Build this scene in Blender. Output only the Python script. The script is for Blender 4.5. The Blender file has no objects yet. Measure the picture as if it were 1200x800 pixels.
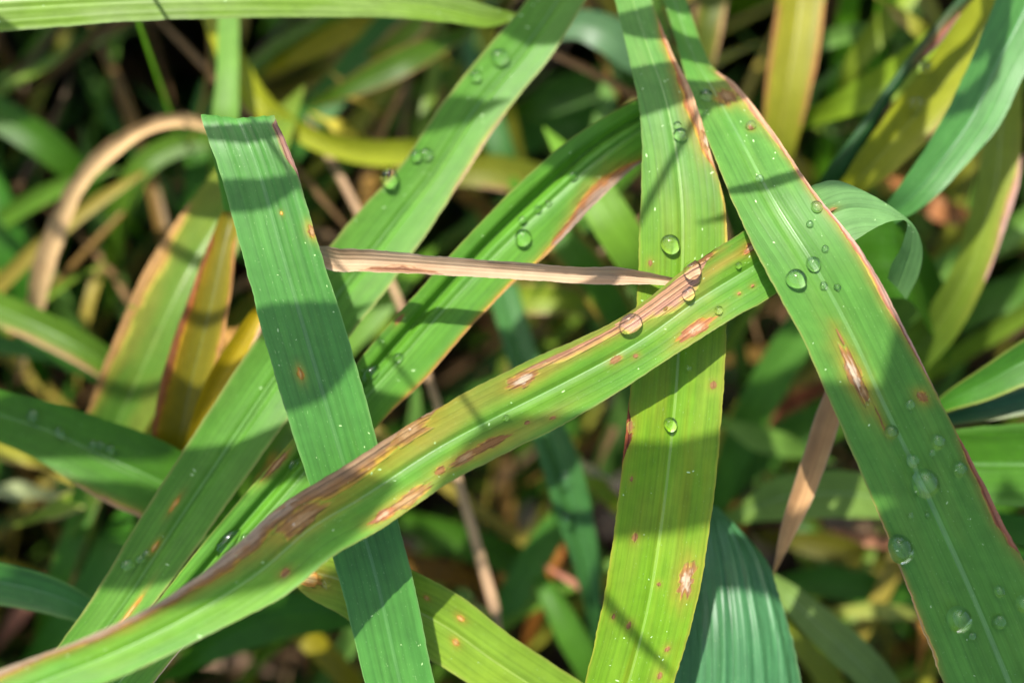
import bpy, math, random
import numpy as np
from mathutils import Vector, Matrix

random.seed(7)
RNG = np.random.default_rng(11)
scn = bpy.context.scene
COL = scn.collection
SC = 100.0                                 # all sizes below are metres; one Blender unit is a centimetre
scn.unit_settings.system = 'METRIC'; scn.unit_settings.scale_length = 1 / SC

# ------------------------------------------------------------------ camera
TILT = math.radians(25)                    # off the vertical, looking down into the crop
F_PX = 1333.0                              # focal length in photo pixels (1200 wide)
cT, sT = math.cos(TILT), math.sin(TILT)
RIGHT = np.array((1.0, 0.0, 0.0)); UP = np.array((0.0, cT, sT)); BACK = np.array((0.0, -sT, cT))
CAM = np.array((0.0, -0.165, 0.675))
cam_d = bpy.data.cameras.new('camera'); cam = bpy.data.objects.new('camera', cam_d); COL.objects.link(cam)
cam.location = CAM * SC; cam.rotation_euler = (TILT, 0, 0)
cam_d.sensor_width = 36; cam_d.lens = 36 * F_PX / 1200
cam_d.clip_start = 0.005 * SC; cam_d.clip_end = 500 * SC
cam_d.dof.use_dof = True; cam_d.dof.focus_distance = 0.200 * SC; cam_d.dof.aperture_fstop = 5.7 / SC
scn.camera = cam

# ------------------------------------------------------------------ light
SUN_CAM = np.array((-0.25, 0.90, 1.0))     # towards the sun, in camera axes
SUN = SUN_CAM[0] * RIGHT + SUN_CAM[1] * UP + SUN_CAM[2] * BACK
SUNN = SUN / np.linalg.norm(SUN)
elev = math.asin(SUNN[2]); azim = math.atan2(SUNN[0], SUNN[1])
world = bpy.data.worlds.new('World'); scn.world = world; world.use_nodes = True
wn = world.node_tree.nodes; wl = world.node_tree.links
sky = wn.new('ShaderNodeTexSky'); sky.sky_type = 'NISHITA'; sky.sun_disc = False
sky.sun_elevation = elev; sky.sun_rotation = azim; sky.air_density = 1.0; sky.dust_density = 3.0
wl.new(sky.outputs[0], wn['Background'].inputs[0]); wn['Background'].inputs[1].default_value = 0.145
sun_d = bpy.data.lights.new('sun', 'SUN'); sun_d.energy = 4.3; sun_d.angle = math.radians(0.53); sun_d.color = (1.0, 0.965, 0.90)
sun = bpy.data.objects.new('sun', sun_d); COL.objects.link(sun)
sun.rotation_euler = Vector(SUNN).to_track_quat('Z', 'Y').to_euler(); sun.location = (0, 0, 2 * SC)
sun_d.cycles.is_caustics_light = True
scn.view_settings.view_transform = 'Standard'; scn.view_settings.look = 'None'
scn.view_settings.gamma = 1; scn.view_settings.use_curve_mapping = False
scn.view_settings.exposure = 1.57
scn.cycles.use_denoising = True; scn.cycles.max_bounces = 10; scn.cycles.transmission_bounces = 8
scn.cycles.sample_clamp_indirect = 6

# ------------------------------------------------------------------ maths helpers
def P(x, y, d):
    """photo pixel (1200x800) at depth d metres along the view axis -> world point"""
    x = np.asarray(x, float); y = np.asarray(y, float); d = np.asarray(d, float)
    return (CAM + ((x - 600) / F_PX * d)[..., None] * RIGHT + ((400 - y) / F_PX * d)[..., None] * UP - d[..., None] * BACK)

def to_px(p):
    q = p - CAM
    d = -(q @ BACK)
    return 600 + (q @ RIGHT) / d * F_PX, 400 - (q @ UP) / d * F_PX, d

def nrm(v):
    return v / np.maximum(np.linalg.norm(v, axis=-1, keepdims=True), 1e-12)

def spline(pts, n):
    """smooth curve through rows of pts, sampled about evenly"""
    pts = np.asarray(pts, float); m = len(pts)
    if m == 2:
        u = np.linspace(0, 1, n)[:, None]; return pts[0] * (1 - u) + pts[1] * u
    k = np.concatenate([[0], np.cumsum(np.sqrt(np.linalg.norm(np.diff(pts[:, :3], axis=0), axis=1)) + 1e-9)])
    tan = np.zeros_like(pts)
    for i in range(m):
        a, b = max(i - 1, 0), min(i + 1, m - 1)
        tan[i] = (pts[b] - pts[a]) / (k[b] - k[a])
        if 0 < i < m - 1:
            d0 = (pts[i] - pts[i - 1]) / (k[i] - k[i - 1]); d1 = (pts[i + 1] - pts[i]) / (k[i + 1] - k[i])
            tan[i] = (d0 * (k[i + 1] - k[i]) + d1 * (k[i] - k[i - 1])) / (k[i + 1] - k[i - 1])
    def ev(u):
        j = np.clip(np.searchsorted(k, u, side='right') - 1, 0, m - 2)
        h = (k[j + 1] - k[j]); x = ((u - k[j]) / h)[:, None]; h = h[:, None]
        return ((2 * x**3 - 3 * x**2 + 1) * pts[j] + (x**3 - 2 * x**2 + x) * h * tan[j]
                + (-2 * x**3 + 3 * x**2) * pts[j + 1] + (x**3 - x**2) * h * tan[j + 1])
    u = np.linspace(0, k[-1], n * 4)
    q = ev(u)
    L = np.concatenate([[0], np.cumsum(np.linalg.norm(np.diff(q[:, :6], axis=0), axis=1))])
    return ev(np.interp(np.linspace(0, L[-1], n), L, u))

_PERM = RNG.random((256, 256))
def vnoise(x, y, seed=0):
    """smooth 2-D value noise in 0..1"""
    x = np.asarray(x, float) + seed * 17.31; y = np.asarray(y, float) + seed * 9.77
    x, y = np.broadcast_arrays(x, y)
    xi = np.floor(x).astype(int); yi = np.floor(y).astype(int); fx = x - xi; fy = y - yi
    fx = fx * fx * (3 - 2 * fx); fy = fy * fy * (3 - 2 * fy)
    g = lambda a, b: _PERM[a & 255, b & 255]
    return ((g(xi, yi) * (1 - fx) + g(xi + 1, yi) * fx) * (1 - fy) + (g(xi, yi + 1) * (1 - fx) + g(xi + 1, yi + 1) * fx) * fy)

def fbm(x, y, seed=0):
    return 0.55 * vnoise(x, y, seed) + 0.3 * vnoise(x * 2.1, y * 2.1, seed + 3) + 0.15 * vnoise(x * 4.3, y * 4.3, seed + 5)

def lin(c):
    c = np.asarray(c, float) / 255
    return np.where(c <= 0.04045, c / 12.92, ((c + 0.055) / 1.055) ** 2.4)

KB = 0.40
def C3(r, g, b, k=1.0):
    """surface colour whose sunlit look is about this sRGB value -> linear base colour"""
    return lin((r, g, b)) * KB * k

def mixc(a, b, w):
    w = np.clip(w, 0, 1)[..., None]
    return a * (1 - w) + b * w

def smooth(e0, e1, x):
    t = np.clip((x - e0) / (e1 - e0), 0, 1); return t * t * (3 - 2 * t)

# ------------------------------------------------------------------ materials
def leaf_material(name, rough=0.48, spec=0.16, translucent=0.38, vein=0.085, vein_period=0.0011, bump=0.14, tint=(1.25, 1.15, 0.45), streak=0.40, pits=0.0, sheen=0.0):
    m = bpy.data.materials.new(name); m.use_nodes = True
    nt = m.node_tree; N = nt.nodes; L = nt.links
    for n in list(N): N.remove(n)
    def nd(t, **kw):
        n = N.new(t)
        for k, v in kw.items(): setattr(n, k, v)
        return n
    def math_(op, a, b=None):
        n = nd('ShaderNodeMath', operation=op)
        for i, v in enumerate((a, b)):
            if v is None: continue
            if isinstance(v, (int, float)): n.inputs[i].default_value = v
            else: L.new(v, n.inputs[i])
        return n.outputs[0]
    out = nd('ShaderNodeOutputMaterial')
    attr = nd('ShaderNodeAttribute', attribute_name='Col')
    uv = nd('ShaderNodeUVMap', uv_map='UVMap')
    sep = nd('ShaderNodeSeparateXYZ'); L.new(uv.outputs[0], sep.inputs[0])
    U, V = sep.outputs[0], sep.outputs[1]
    oi = nd('ShaderNodeObjectInfo')
    seed = math_('MULTIPLY', oi.outputs['Random'], 7.0)
    def stripe(su, sv, detail=2.0):
        c = nd('ShaderNodeCombineXYZ'); L.new(math_('MULTIPLY', U, su), c.inputs[0]); L.new(math_('MULTIPLY', V, sv), c.inputs[1]); L.new(seed, c.inputs[2])
        n = nd('ShaderNodeTexNoise'); n.inputs['Scale'].default_value = 1.0; n.inputs['Detail'].default_value = detail
        L.new(c.outputs[0], n.inputs['Vector']); return n.outputs[0]
    s1 = stripe(16, 2600); s2 = stripe(45, 900, 3.0); s3 = stripe(420, 420, 4.0); s4 = stripe(1600, 3600, 1.0)
    # parallel veins: narrow dark grooves at a nearly regular spacing
    wob = math_('MULTIPLY', math_('SUBTRACT', stripe(8, 500), 0.5), 5.0)
    ph = math_('ADD', math_('MULTIPLY', V, 2 * math.pi / vein_period), wob)
    vv = math_('POWER', math_('MULTIPLY', math_('ADD', math_('SINE', ph), 1.0), 0.5), 5.0)
    a = math_('MULTIPLY', math_('SUBTRACT', s1, 0.5), streak)
    b = math_('MULTIPLY', math_('SUBTRACT', s2, 0.5), streak * 0.9)
    c_ = math_('ADD', math_('MULTIPLY', math_('SUBTRACT', s3, 0.5), 0.34), math_('MULTIPLY', math_('SUBTRACT', stripe(130, 260, 3.0), 0.5), 0.42))
    d_ = math_('MULTIPLY', vv, -vein)
    val = math_('ADD', math_('ADD', math_('ADD', a, b), math_('ADD', c_, d_)), 1.0)
    sc = nd('ShaderNodeVectorMath', operation='SCALE'); L.new(attr.outputs['Color'], sc.inputs[0]); L.new(val, sc.inputs['Scale'])
    col = sc.outputs[0]
    # pale cuticle flecks
    fl = nd('ShaderNodeMapRange'); fl.inputs['From Min'].default_value = 0.70; fl.inputs['From Max'].default_value = 0.80; L.new(s4, fl.inputs['Value'])
    mx = nd('ShaderNodeMix', data_type='RGBA'); L.new(math_('MULTIPLY', fl.outputs[0], 0.30), mx.inputs['Factor'])
    L.new(col, mx.inputs['A']); mx.inputs['B'].default_value = (0.30, 0.42, 0.20, 1)
    col = mx.outputs['Result']
    hgt = math_('ADD', math_('MULTIPLY', s1, 0.8), math_('ADD', math_('MULTIPLY', vv, -0.9), math_('ADD', math_('MULTIPLY', s3, 0.5), math_('MULTIPLY', s4, 0.35))))
    bp = nd('ShaderNodeBump'); bp.inputs['Strength'].default_value = bump; bp.inputs['Distance'].default_value = 0.00012 * SC
    L.new(hgt, bp.inputs['Height'])
    pr = nd('ShaderNodeBsdfPrincipled'); L.new(col, pr.inputs['Base Color']); L.new(bp.outputs[0], pr.inputs['Normal'])
    rg = math_('ADD', math_('MULTIPLY', math_('SUBTRACT', s2, 0.5), 0.25), rough); L.new(rg, pr.inputs['Roughness'])
    pr.inputs['Specular IOR Level'].default_value = spec
    if sheen:
        pr.inputs['Sheen Weight'].default_value = sheen; pr.inputs['Sheen Roughness'].default_value = 0.4
    if translucent > 0:
        tr = nd('ShaderNodeBsdfTranslucent'); tv = nd('ShaderNodeVectorMath', operation='MULTIPLY'); L.new(col, tv.inputs[0]); tv.inputs[1].default_value = tint
        L.new(tv.outputs[0], tr.inputs['Color']); L.new(bp.outputs[0], tr.inputs['Normal'])
        ms = nd('ShaderNodeMixShader'); ms.inputs[0].default_value = translucent
        L.new(pr.outputs[0], ms.inputs[1]); L.new(tr.outputs[0], ms.inputs[2]); L.new(ms.outputs[0], out.inputs[0])
    else:
        L.new(pr.outputs[0], out.inputs[0])
    return m

M_LEAF = leaf_material('living_leaf')
M_BLUE = leaf_material('waxy_leaf', rough=0.46, spec=0.26, translucent=0.25, vein=0.13, vein_period=0.0015, bump=0.25, tint=(1.1, 1.15, 0.6))
M_SHEEN = leaf_material('glossy_pleated_leaf', rough=0.44, spec=0.32, translucent=0.22, vein=0.16, vein_period=0.0013, bump=0.3, tint=(1.1, 1.15, 0.6))
M_DRY = leaf_material('dry_leaf', rough=0.65, spec=0.2, translucent=0.22, vein=0.06, vein_period=0.0007, bump=0.5, tint=(1.1, 1.0, 0.8), streak=0.55)
M_LESION = leaf_material('dead_tissue', rough=0.65, spec=0.12, translucent=0.15, vein=0.22, vein_period=0.0009, bump=0.8, tint=(1.2, 1.0, 0.5), streak=0.75)
M_RIB = leaf_material('midrib_tissue', rough=0.4, spec=0.45, translucent=0.25, vein=0.12, vein_period=0.0004, bump=0.3, streak=0.25)

def water_material():
    m = bpy.data.materials.new('clear_water'); m.use_nodes = True
    N = m.node_tree.nodes; L = m.node_tree.links
    for n in list(N): N.remove(n)
    o = N.new('ShaderNodeOutputMaterial'); g = N.new('ShaderNodeBsdfGlass'); g.inputs['IOR'].default_value = 1.333
    g.inputs['Roughness'].default_value = 0.05; g.inputs['Color'].default_value = (1, 1, 1, 1)
    L.new(g.outputs[0], o.inputs[0]); return m
M_WATER = water_material()

def soil_material():
    m = bpy.data.materials.new('dark_soil'); m.use_nodes = True
    N = m.node_tree.nodes; L = m.node_tree.links; pr = N['Principled BSDF']
    tc = N.new('ShaderNodeTexCoord'); n1 = N.new('ShaderNodeTexNoise'); n1.inputs['Scale'].default_value = 60 / SC; n1.inputs['Detail'].default_value = 8
    L.new(tc.outputs['Object'], n1.inputs['Vector'])
    r = N.new('ShaderNodeValToRGB'); r.color_ramp.elements[0].color = (0.008, 0.006, 0.004, 1); r.color_ramp.elements[1].color = (0.03, 0.021, 0.014, 1)
    r.color_ramp.elements[0].position = 0.35; r.color_ramp.elements[1].position = 0.72
    L.new(n1.outputs[0], r.inputs[0]); L.new(r.outputs[0], pr.inputs['Base Color']); pr.inputs['Roughness'].default_value = 0.9
    b = N.new('ShaderNodeBump'); b.inputs['Distance'].default_value = 0.004 * SC; L.new(n1.outputs[0], b.inputs['Height']); L.new(b.outputs[0], pr.inputs['Normal'])
    return m
M_SOIL = soil_material()

# ------------------------------------------------------------------ mesh helpers
def make_mesh(name, verts, faces, cols=None, uvs=None, mat=None):
    """verts Nx3, faces Mx4 or Mx3 int array, cols Nx3 linear, uvs Nx2 (per vertex)"""
    me = bpy.data.meshes.new(name)
    faces = np.asarray(faces, np.int32); k = faces.shape[1]
    me.vertices.add(len(verts)); me.vertices.foreach_set('co', (np.asarray(verts) * SC).astype(np.float32).ravel())
    me.loops.add(faces.size); me.loops.foreach_set('vertex_index', faces.ravel())
    me.polygons.add(len(faces)); me.polygons.foreach_set('loop_start', np.arange(0, faces.size, k, dtype=np.int32))
    me.polygons.foreach_set('use_smooth', np.ones(len(faces), bool))
    if cols is not None:
        a = me.attributes.new('Col', 'FLOAT_COLOR', 'POINT')
        a.data.foreach_set('color', np.concatenate([np.clip(cols, 0, 1), np.ones((len(cols), 1))], 1).astype(np.float32).ravel())
    if uvs is not None:
        u = me.uv_layers.new(name='UVMap'); u.data.foreach_set('uv', np.asarray(uvs, np.float32)[faces.ravel()].ravel())
    if mat: me.materials.append(mat)
    me.update(calc_edges=True); me.validate()
    return me

def grid_faces(n, m):
    i = np.arange(n - 1)[:, None] * m + np.arange(m - 1)[None, :]
    return np.stack([i, i + m, i + m + 1, i + 1], -1).reshape(-1, 4)

def link(name, mesh, parent=None, loc=None):
    o = bpy.data.objects.new(name, mesh); COL.objects.link(o)
    if parent is not None: o.parent = parent
    if loc is not None: o.location = np.asarray(loc) * SC
    return o

def tag(o, label, cat, group=None):
    o['label'] = label; o['category'] = cat
    if group: o['group'] = group
    return o

# ------------------------------------------------------------------ leaf builder
class Leaf:
    def __init__(self, name, label, rails, base, n=120, m=17, cat='leaf', group=None, mat=None, cup=0.10, fold=0.0, pleat=0.0, wave=0.05,
                 edge=None, edge_w=0.06, base2=None, mottle=None, mottle_w=0.35, gold=0.0, rib=None, rib_w=0.05, groove=None, seed=None, receiver=False, ragged=0.022, recol=None):
        """rails: rows (xl, yl, xr, yr, dl, dr) in photo pixels and metres of depth"""
        self.name, self.label, self.cat, self.group = name, label, cat, group
        self.mat = mat or M_LEAF; self.n, self.m = n, m
        self.seed = seed if seed is not None else random.randint(0, 200)
        r = np.array([row if len(row) == 6 else tuple(row) + (row[4],) for row in rails], float)
        A = P(r[:, 0], r[:, 1], r[:, 4]); B = P(r[:, 2], r[:, 3], r[:, 5])
        q = spline(np.concatenate([A, B], 1), n)
        self.L, self.R = q[:, :3], q[:, 3:6]
        mid = 0.5 * (self.L + self.R); S = 0.5 * (self.R - self.L); self.hw = np.linalg.norm(S, axis=1)
        T = nrm(np.gradient(mid, axis=0)); Nn = nrm(np.cross(S, T))
        v = CAM - mid
        self.flip = np.sign(np.median(np.einsum('ij,ij->i', Nn, v)))
        Nn = Nn * self.flip
        self.mid, self.S, self.T, self.N = mid, S, T, Nn
        self.len = np.concatenate([[0], np.cumsum(np.linalg.norm(np.diff(mid, axis=0), axis=1))])
        self.cup, self.fold, self.pleat, self.wave, self.groove, self.ragged = cup, fold, pleat, wave, groove, ragged
        self.base, self.base2, self.edge, self.edge_w = np.array(base), base2, edge, edge_w
        self.mottle, self.mottle_w, self.gold, self.rib, self.rib_w = mottle, mottle_w, gold, rib, rib_w
        self.halos = []; self.recol = recol; self.receiver = receiver
        self.parts = []
        ts = np.linspace(-1, 1, m)
        self.ss = np.linspace(0, n - 1, n)
        self.grid = self.surf(np.repeat(self.ss, m), np.tile(ts, n)).reshape(n, m, 3)
        self.gpx = to_px(self.grid)

    def at(self, arr, s):
        i = np.clip(np.floor(s).astype(int), 0, self.n - 2); f = s - i
        if arr.ndim == 2: f = f[:, None]
        return arr[i] * (1 - f) + arr[i + 1] * f

    def surf(self, s, t, lift=0.0):
        s = np.asarray(s, float); t = np.asarray(t, float)
        hw = self.at(self.hw, s); u = self.at(self.len, s)
        prof = self.cup * hw * t * t + self.fold * hw * np.abs(t)
        prof = prof + self.wave * hw * (np.abs(t) ** 1.5) * 2.0 * (vnoise(u * 55, np.sign(t) * 3.0 + 5, self.seed) - 0.5)
        prof = prof + 0.10 * hw * (vnoise(u * 35, t * 0.9 + 9, self.seed + 1) - 0.5)
        if self.pleat:
            prof = prof + self.pleat * hw * (np.sin(t * 19 + 1.5 * vnoise(u * 20, 0 * t, self.seed)) * 0.45 + np.sin(t * 34 + 2) * 0.25 + 1.6 * (vnoise(t * 9 + 20, u * 9, self.seed + 4) - .5)) * (1 - 0.25 * np.abs(t))
        if self.groove:
            for (g0, gw, gd) in self.groove:
                prof = prof - gd * hw * np.exp(-((t - g0) / gw) ** 2)
        # the midrib: shallow channel
        prof = prof - 0.05 * hw * np.exp(-(t / 0.09) ** 2)
        rag = 1 + self.ragged * 2 * (fbm(u * 260, np.sign(t) * 4 + 3, self.seed + 2) + .6 * fbm(u * 1200, np.sign(t) * 4 + 3, self.seed + 6) - 0.8) * np.abs(t) ** 2
        return self.at(self.mid, s) + self.at(self.S, s) * (t * rag)[:, None] + self.at(self.N, s) * (prof + lift)[:, None]

    def normal(self, s, t):
        e = 0.4; f = 0.04
        a = self.surf(np.clip(s + e, 0, self.n - 1), t) - self.surf(np.clip(s - e, 0, self.n - 1), t)
        b = self.surf(s, np.clip(t + f, -1, 1)) - self.surf(s, np.clip(t - f, -1, 1))
        nn = nrm(np.cross(b, a)); return nn * np.sign(np.einsum('ij,ij->i', nn, self.at(self.N, s)))[:, None]

    def find(self, x, y):
        gx, gy, gd = self.gpx
        k = np.argmin((gx - x) ** 2 + (gy - y) ** 2); i, j = divmod(k, self.m)
        best = (float(i), -1 + 2 * j / (self.m - 1))
        st = 1.0; tt = 2 / (self.m - 1)
        for _ in range(8):
            cs = np.clip(best[0] + st * np.array([-1, 0, 1, -1, 0, 1, -1, 0, 1]), 0, self.n - 1)
            ct = np.clip(best[1] + tt * np.array([-1, -1, -1, 0, 0, 0, 1, 1, 1]), -1, 1)
            px, py, _d = to_px(self.surf(cs, ct)); k = np.argmin((px - x) ** 2 + (py - y) ** 2)
            best = (cs[k], ct[k]); st *= 0.6; tt *= 0.6
        return best

    def mpp(self, s):      # metres per photo pixel there
        p = self.surf(np.array([s]), np.array([0.0])); return float(to_px(p)[2][0]) / F_PX

    def color(self, s, t, halos=True):
        u = self.at(self.len, s); hw = self.at(self.hw, s); w = t * hw; f = s / (self.n - 1)
        c = np.repeat(self.base[None], len(s), 0)
        if self.base2 is not None: c = mixc(c, np.array(self.base2)[None], smooth(0, 1, f) )
        if self.mottle is not None:
            c = mixc(c, np.array(self.mottle)[None], self.mottle_w * smooth(0.35, 0.75, fbm(u * 70, w * 320, self.seed + 7)))
        c = c * (0.86 + 0.28 * fbm(u * 40, w * 500, self.seed + 9))[:, None]
        if self.gold:
            c = mixc(c, C3(205, 180, 40)[None], self.gold * smooth(0.5, 0.8, fbm(u * 60, w * 700, self.seed + 12)))
        if self.edge is not None:
            k = smooth(1 - self.edge_w * 2 * (0.5 + fbm(u * 120, np.sign(t) * 7 + 11, self.seed)), 1.0, np.abs(t))
            c = mixc(c, np.array(self.edge)[None], 0.9 * k)
        if self.recol is not None: c = self.recol(self, c, s, t, u, w, f)
        if halos:
            for (u0, w0, a, b, hc, st) in self.halos:
                q = ((u - u0) / a) ** 2 + ((w - w0) / b) ** 2
                q = q * (0.6 + 0.8 * fbm(u * 500, w * 900, 4))
                c = mixc(c, hc[None], st * np.exp(-q))
        return c

    def lesion(self, x, y, ln, wd, kind='brown', label=None, halo=1.0, turn=0.0):
        """spindle-shaped dead spot: ln, wd in photo pixels, along and across the blade"""
        s0, t0 = self.find(x, y); mp = self.mpp(s0)
        sa = np.array([s0]); u0 = float(self.at(self.len, sa)[0]); hw = float(self.at(self.hw, sa)[0])
        a, b = ln * mp / 2, wd * mp / 2
        cc = {'brown': (C3(208, 166, 112), C3(176, 130, 74), C3(200, 168, 66)), 'pale': (C3(238, 212, 176), C3(182, 130, 78), C3(196, 164, 66)),
              'dark': (C3(166, 120, 70), C3(160, 114, 62), C3(190, 158, 62)), 'dot': (C3(180, 132, 84), C3(170, 124, 72), C3(172, 160, 62)),
              'tan': (C3(230, 182, 140), C3(190, 124, 80), C3(196, 144, 56)), 'orange': (C3(238, 200, 120), C3(225, 160, 70), C3(205, 170, 60))}[kind]
        k, rg = (30, 9) if ln > 14 else (18, 6)
        th = np.linspace(0, 2 * np.pi, k, endpoint=False); sd = random.randint(0, 99)
        rr = np.linspace(0, 1, rg)
        jag = 1 + (0.9 if ln < 26 else 1.3) * (fbm(np.cos(th) * 3.4 + 5, np.sin(th) * 3.4 + 5, sd) - .5) if ln >= 14 else 1 + .6 * (fbm(np.cos(th) * 1.4 + 5, np.sin(th) * 1.4 + 5, sd) - .5)
        TH, RR = np.meshgrid(th, rr)
        JA = 1 + (jag[None] - 1) * RR
        du = a * np.cos(TH) * RR * JA; dw = b * np.sin(TH) * RR * JA * (1 - 0.35 * np.abs(np.cos(TH)) ** 3)
        uu = (u0 + du + turn * dw).ravel(); s = np.interp(uu, self.len, self.ss)
        t = np.clip(t0 + dw.ravel() / self.at(self.hw, s), -1.0, 1.0)
        R = RR.ravel(); TT = TH.ravel()
        nz = fbm(uu * 1400 + 3, dw.ravel() * 2600, sd)
        e = R + 0.9 * (nz - 0.5)
        col = mixc(np.repeat(cc[0][None], len(s), 0), cc[1][None], smooth(0.28, 0.55, e))
        col = mixc(col, cc[2][None], smooth(0.72, 0.98, e))
        col = mixc(col, self.color(s, t, False), 0.7 * smooth(0.86, 1.0, R))
        col = col * (0.8 + 0.4 * nz)[:, None]
        V = self.surf(s, t, 0.00002 + 0.00005 * (1 - R ** 2) * (0.6 + 0.8 * nz))
        i = np.arange(rg - 1)[:, None] * k; j = np.arange(k)[None]; j2 = (j + 1) % k
        F = np.stack([i + j, i + k + j, i + k + j2, i + j2], -1).reshape(-1, 4)
        F = np.where(F < k, 0, F)                         # centre ring is one point
        tri = F[:k][:, [0, 1, 2]]; quad = F[k:]
        uvs = np.stack([uu, t * self.at(self.hw, s)], 1)
        tr = np.concatenate([tri, quad[:, [0, 1, 2]], quad[:, [0, 2, 3]]])
        self.parts.append(('lesion', V, tr, col, uvs, M_LESION, label))
        hc = C3(206, 190, 70)
        self.halos.append((u0, t0 * hw, a * 1.25 + 0.0003, b * 1.3 + 0.00025, hc, 0.72 * halo))
        self.halos.append((u0, t0 * hw, a * 1.02, b * 0.95, cc[2], 0.8))

    def margin(self, side, p0, p1, width, cols, label=None, gap=0.0, taper=(0.15, 0.15), name='dry_margin', tmax=None):
        """strip of dead tissue along one edge (side -1/+1) between two photo points; width as a share of the half width (number or list along it)"""
        s0, _ = self.find(*p0); s1, _ = self.find(*p1)
        if s1 < s0: s0, s1 = s1, s0; width = width[::-1] if isinstance(width, (list, tuple)) else width
        k = max(24, int((s1 - s0) * 1.6)); mm = 9
        s = np.linspace(s0, s1, k); f = np.linspace(0, 1, k)
        wv = np.interp(f, np.linspace(0, 1, len(width)), width) if isinstance(width, (list, tuple)) else np.full(k, float(width))
        u = self.at(self.len, s); sd = random.randint(0, 99)
        tp = smooth(0, max(taper[0], 1e-6), f) * smooth(0, max(taper[1], 1e-6), 1 - f)
        wv = wv * (0.08 + 0.92 * tp) * (0.55 + 0.9 * fbm(u * 160, 0 * u + sd, sd))
        a = np.linspace(0, 1, mm)
        S_, A_ = np.meshgrid(s, a, indexing='ij'); W_ = np.repeat(wv[:, None], mm, 1)
        t = side * (1.004 - gap - A_ * W_); sr, tr_, ar = S_.ravel(), t.ravel(), A_.ravel()
        ur = np.repeat(u, mm)
        nz = fbm(ur * 700, tr_ * 14, sd)
        e = ar + 0.5 * (nz - 0.5)
        c = mixc(np.repeat(np.array(cols[0])[None], len(sr), 0), np.array(cols[1])[None], smooth(0.25, 0.6, e))
        c = mixc(c, np.array(cols[2])[None], smooth(0.65, 0.9, e))
        c = mixc(c, self.color(sr, np.clip(tr_, -1, 1), False), 0.75 * smooth(0.85, 1.0, ar))
        c = c * (0.78 + 0.44 * nz)[:, None]
        V = self.surf(sr, tr_, 0.00002 + 0.00004 * nz * (1 - ar))
        self.parts.append((name, V, grid_faces(k, mm), c, np.stack([ur, tr_ * self.at(self.hw, sr)], 1), M_LESION, label))
        for q in np.linspace(0.05, 0.95, max(3, int(k / 14))):
            i = int(q * (k - 1)); hw = float(self.at(self.hw, s[i:i + 1])[0]); du = (u[-1] - u[0]) / max(3, int(k / 14))
            self.halos.append((u[i], side * hw * (1 - gap - 0.5 * wv[i]), du, wv[i] * hw * 0.75 + 0.0002, np.array(cols[2]), 0.5))

    def build(self):
        n, m = self.n, self.m
        ts = np.linspace(-1, 1, m)
        s = np.repeat(self.ss, m); t = np.tile(ts, n)
        V = self.grid.reshape(-1, 3); cols = self.color(s, t)
        u = self.at(self.len, s); uvs = np.stack([u, t * self.at(self.hw, s)], 1)
        org = self.mid[0].copy()
        me = make_mesh('blade', V - org, grid_faces(n, m), cols, uvs, self.mat)
        if self.rib is None and not self.parts:
            o = link(self.name, me, None, org); root = o; blade = o
        else:
            root = link(self.name, None, None, org); root.empty_display_size = 0.005 * SC
            blade = link('blade', me, root)
        tag(root, self.label, self.cat, self.group)
        if self.rib is not None:
            k = 7; rt = np.linspace(-1, 1, k)
            ss = np.repeat(self.ss, k); q = np.tile(rt, n)
            wv = self.rib_w * (0.85 + 0.3 * vnoise(self.at(self.len, ss) * 60, 0 * ss, 5)) * (1 - 0.3 * ss / (n - 1))
            t2 = q * wv; hw = self.at(self.hw, ss)
            V2 = self.surf(ss, t2, 0.00002 + 0.004 * hw * (1 - q * q) )
            c2 = mixc(self.color(ss, t2), np.array(self.rib)[None], 0.4 * (1 - np.abs(q) ** 2))
            o = link('midrib', make_mesh('midrib', V2 - org, grid_faces(n, k), c2, np.stack([self.at(self.len, ss), t2 * hw], 1), M_RIB), root)
            o.cycles.is_caustics_receiver = self.receiver
        for (nm, pv, pf, pc, puv, pm, lab) in self.parts:
            o = link(nm, make_mesh(nm, pv - org, pf, pc, puv, pm), root)
            o.cycles.is_caustics_receiver = self.receiver
            if lab: o['label'] = lab
        if self.receiver: blade.cycles.is_caustics_receiver = True
        return root

def strip(pts, roll=0.0):
    """centre line rows (x, y, d, w[, roll]) -> rails; roll in degrees turns the blade about its length"""
    p = np.array([tuple(r) + (roll,) * (5 - len(r)) for r in pts], float)
    tx = np.gradient(p[:, 0]); ty = np.gradient(p[:, 1]); ln = np.hypot(tx, ty); tx /= ln; ty /= ln
    rows = []
    for (x, y, d, w, ro), a, b in zip(p, tx, ty):
        r_ = math.radians(ro); h = w / 2 * math.cos(r_); dz = w / 2 * d / F_PX * math.sin(r_)
        rows.append((x + b * h, y - a * h, x - b * h, y + a * h, d + dz, d - dz))
    return rows

# ------------------------------------------------------------------ ground
def build_ground():
    e = np.concatenate([-np.geomspace(60, 0.6, 14), np.linspace(-0.55, 0.55, 90), np.geomspace(0.6, 60, 14)])
    X, Y = np.meshgrid(e, e, indexing='ij')
    Z = 0.016 * (fbm(X * 14, Y * 14, 2) - 0.5) + 0.010 * (fbm(X * 70, Y * 70, 6) - 0.5) * (np.hypot(X, Y) < 2)
    V = np.stack([X, Y, Z], -1).reshape(-1, 3)
    o = link('ground', make_mesh('ground', V, grid_faces(len(e), len(e)), None, None, M_SOIL)); o['kind'] = 'structure'
    o['label'] = 'dark damp soil glimpsed between the leaves'
build_ground()

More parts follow.
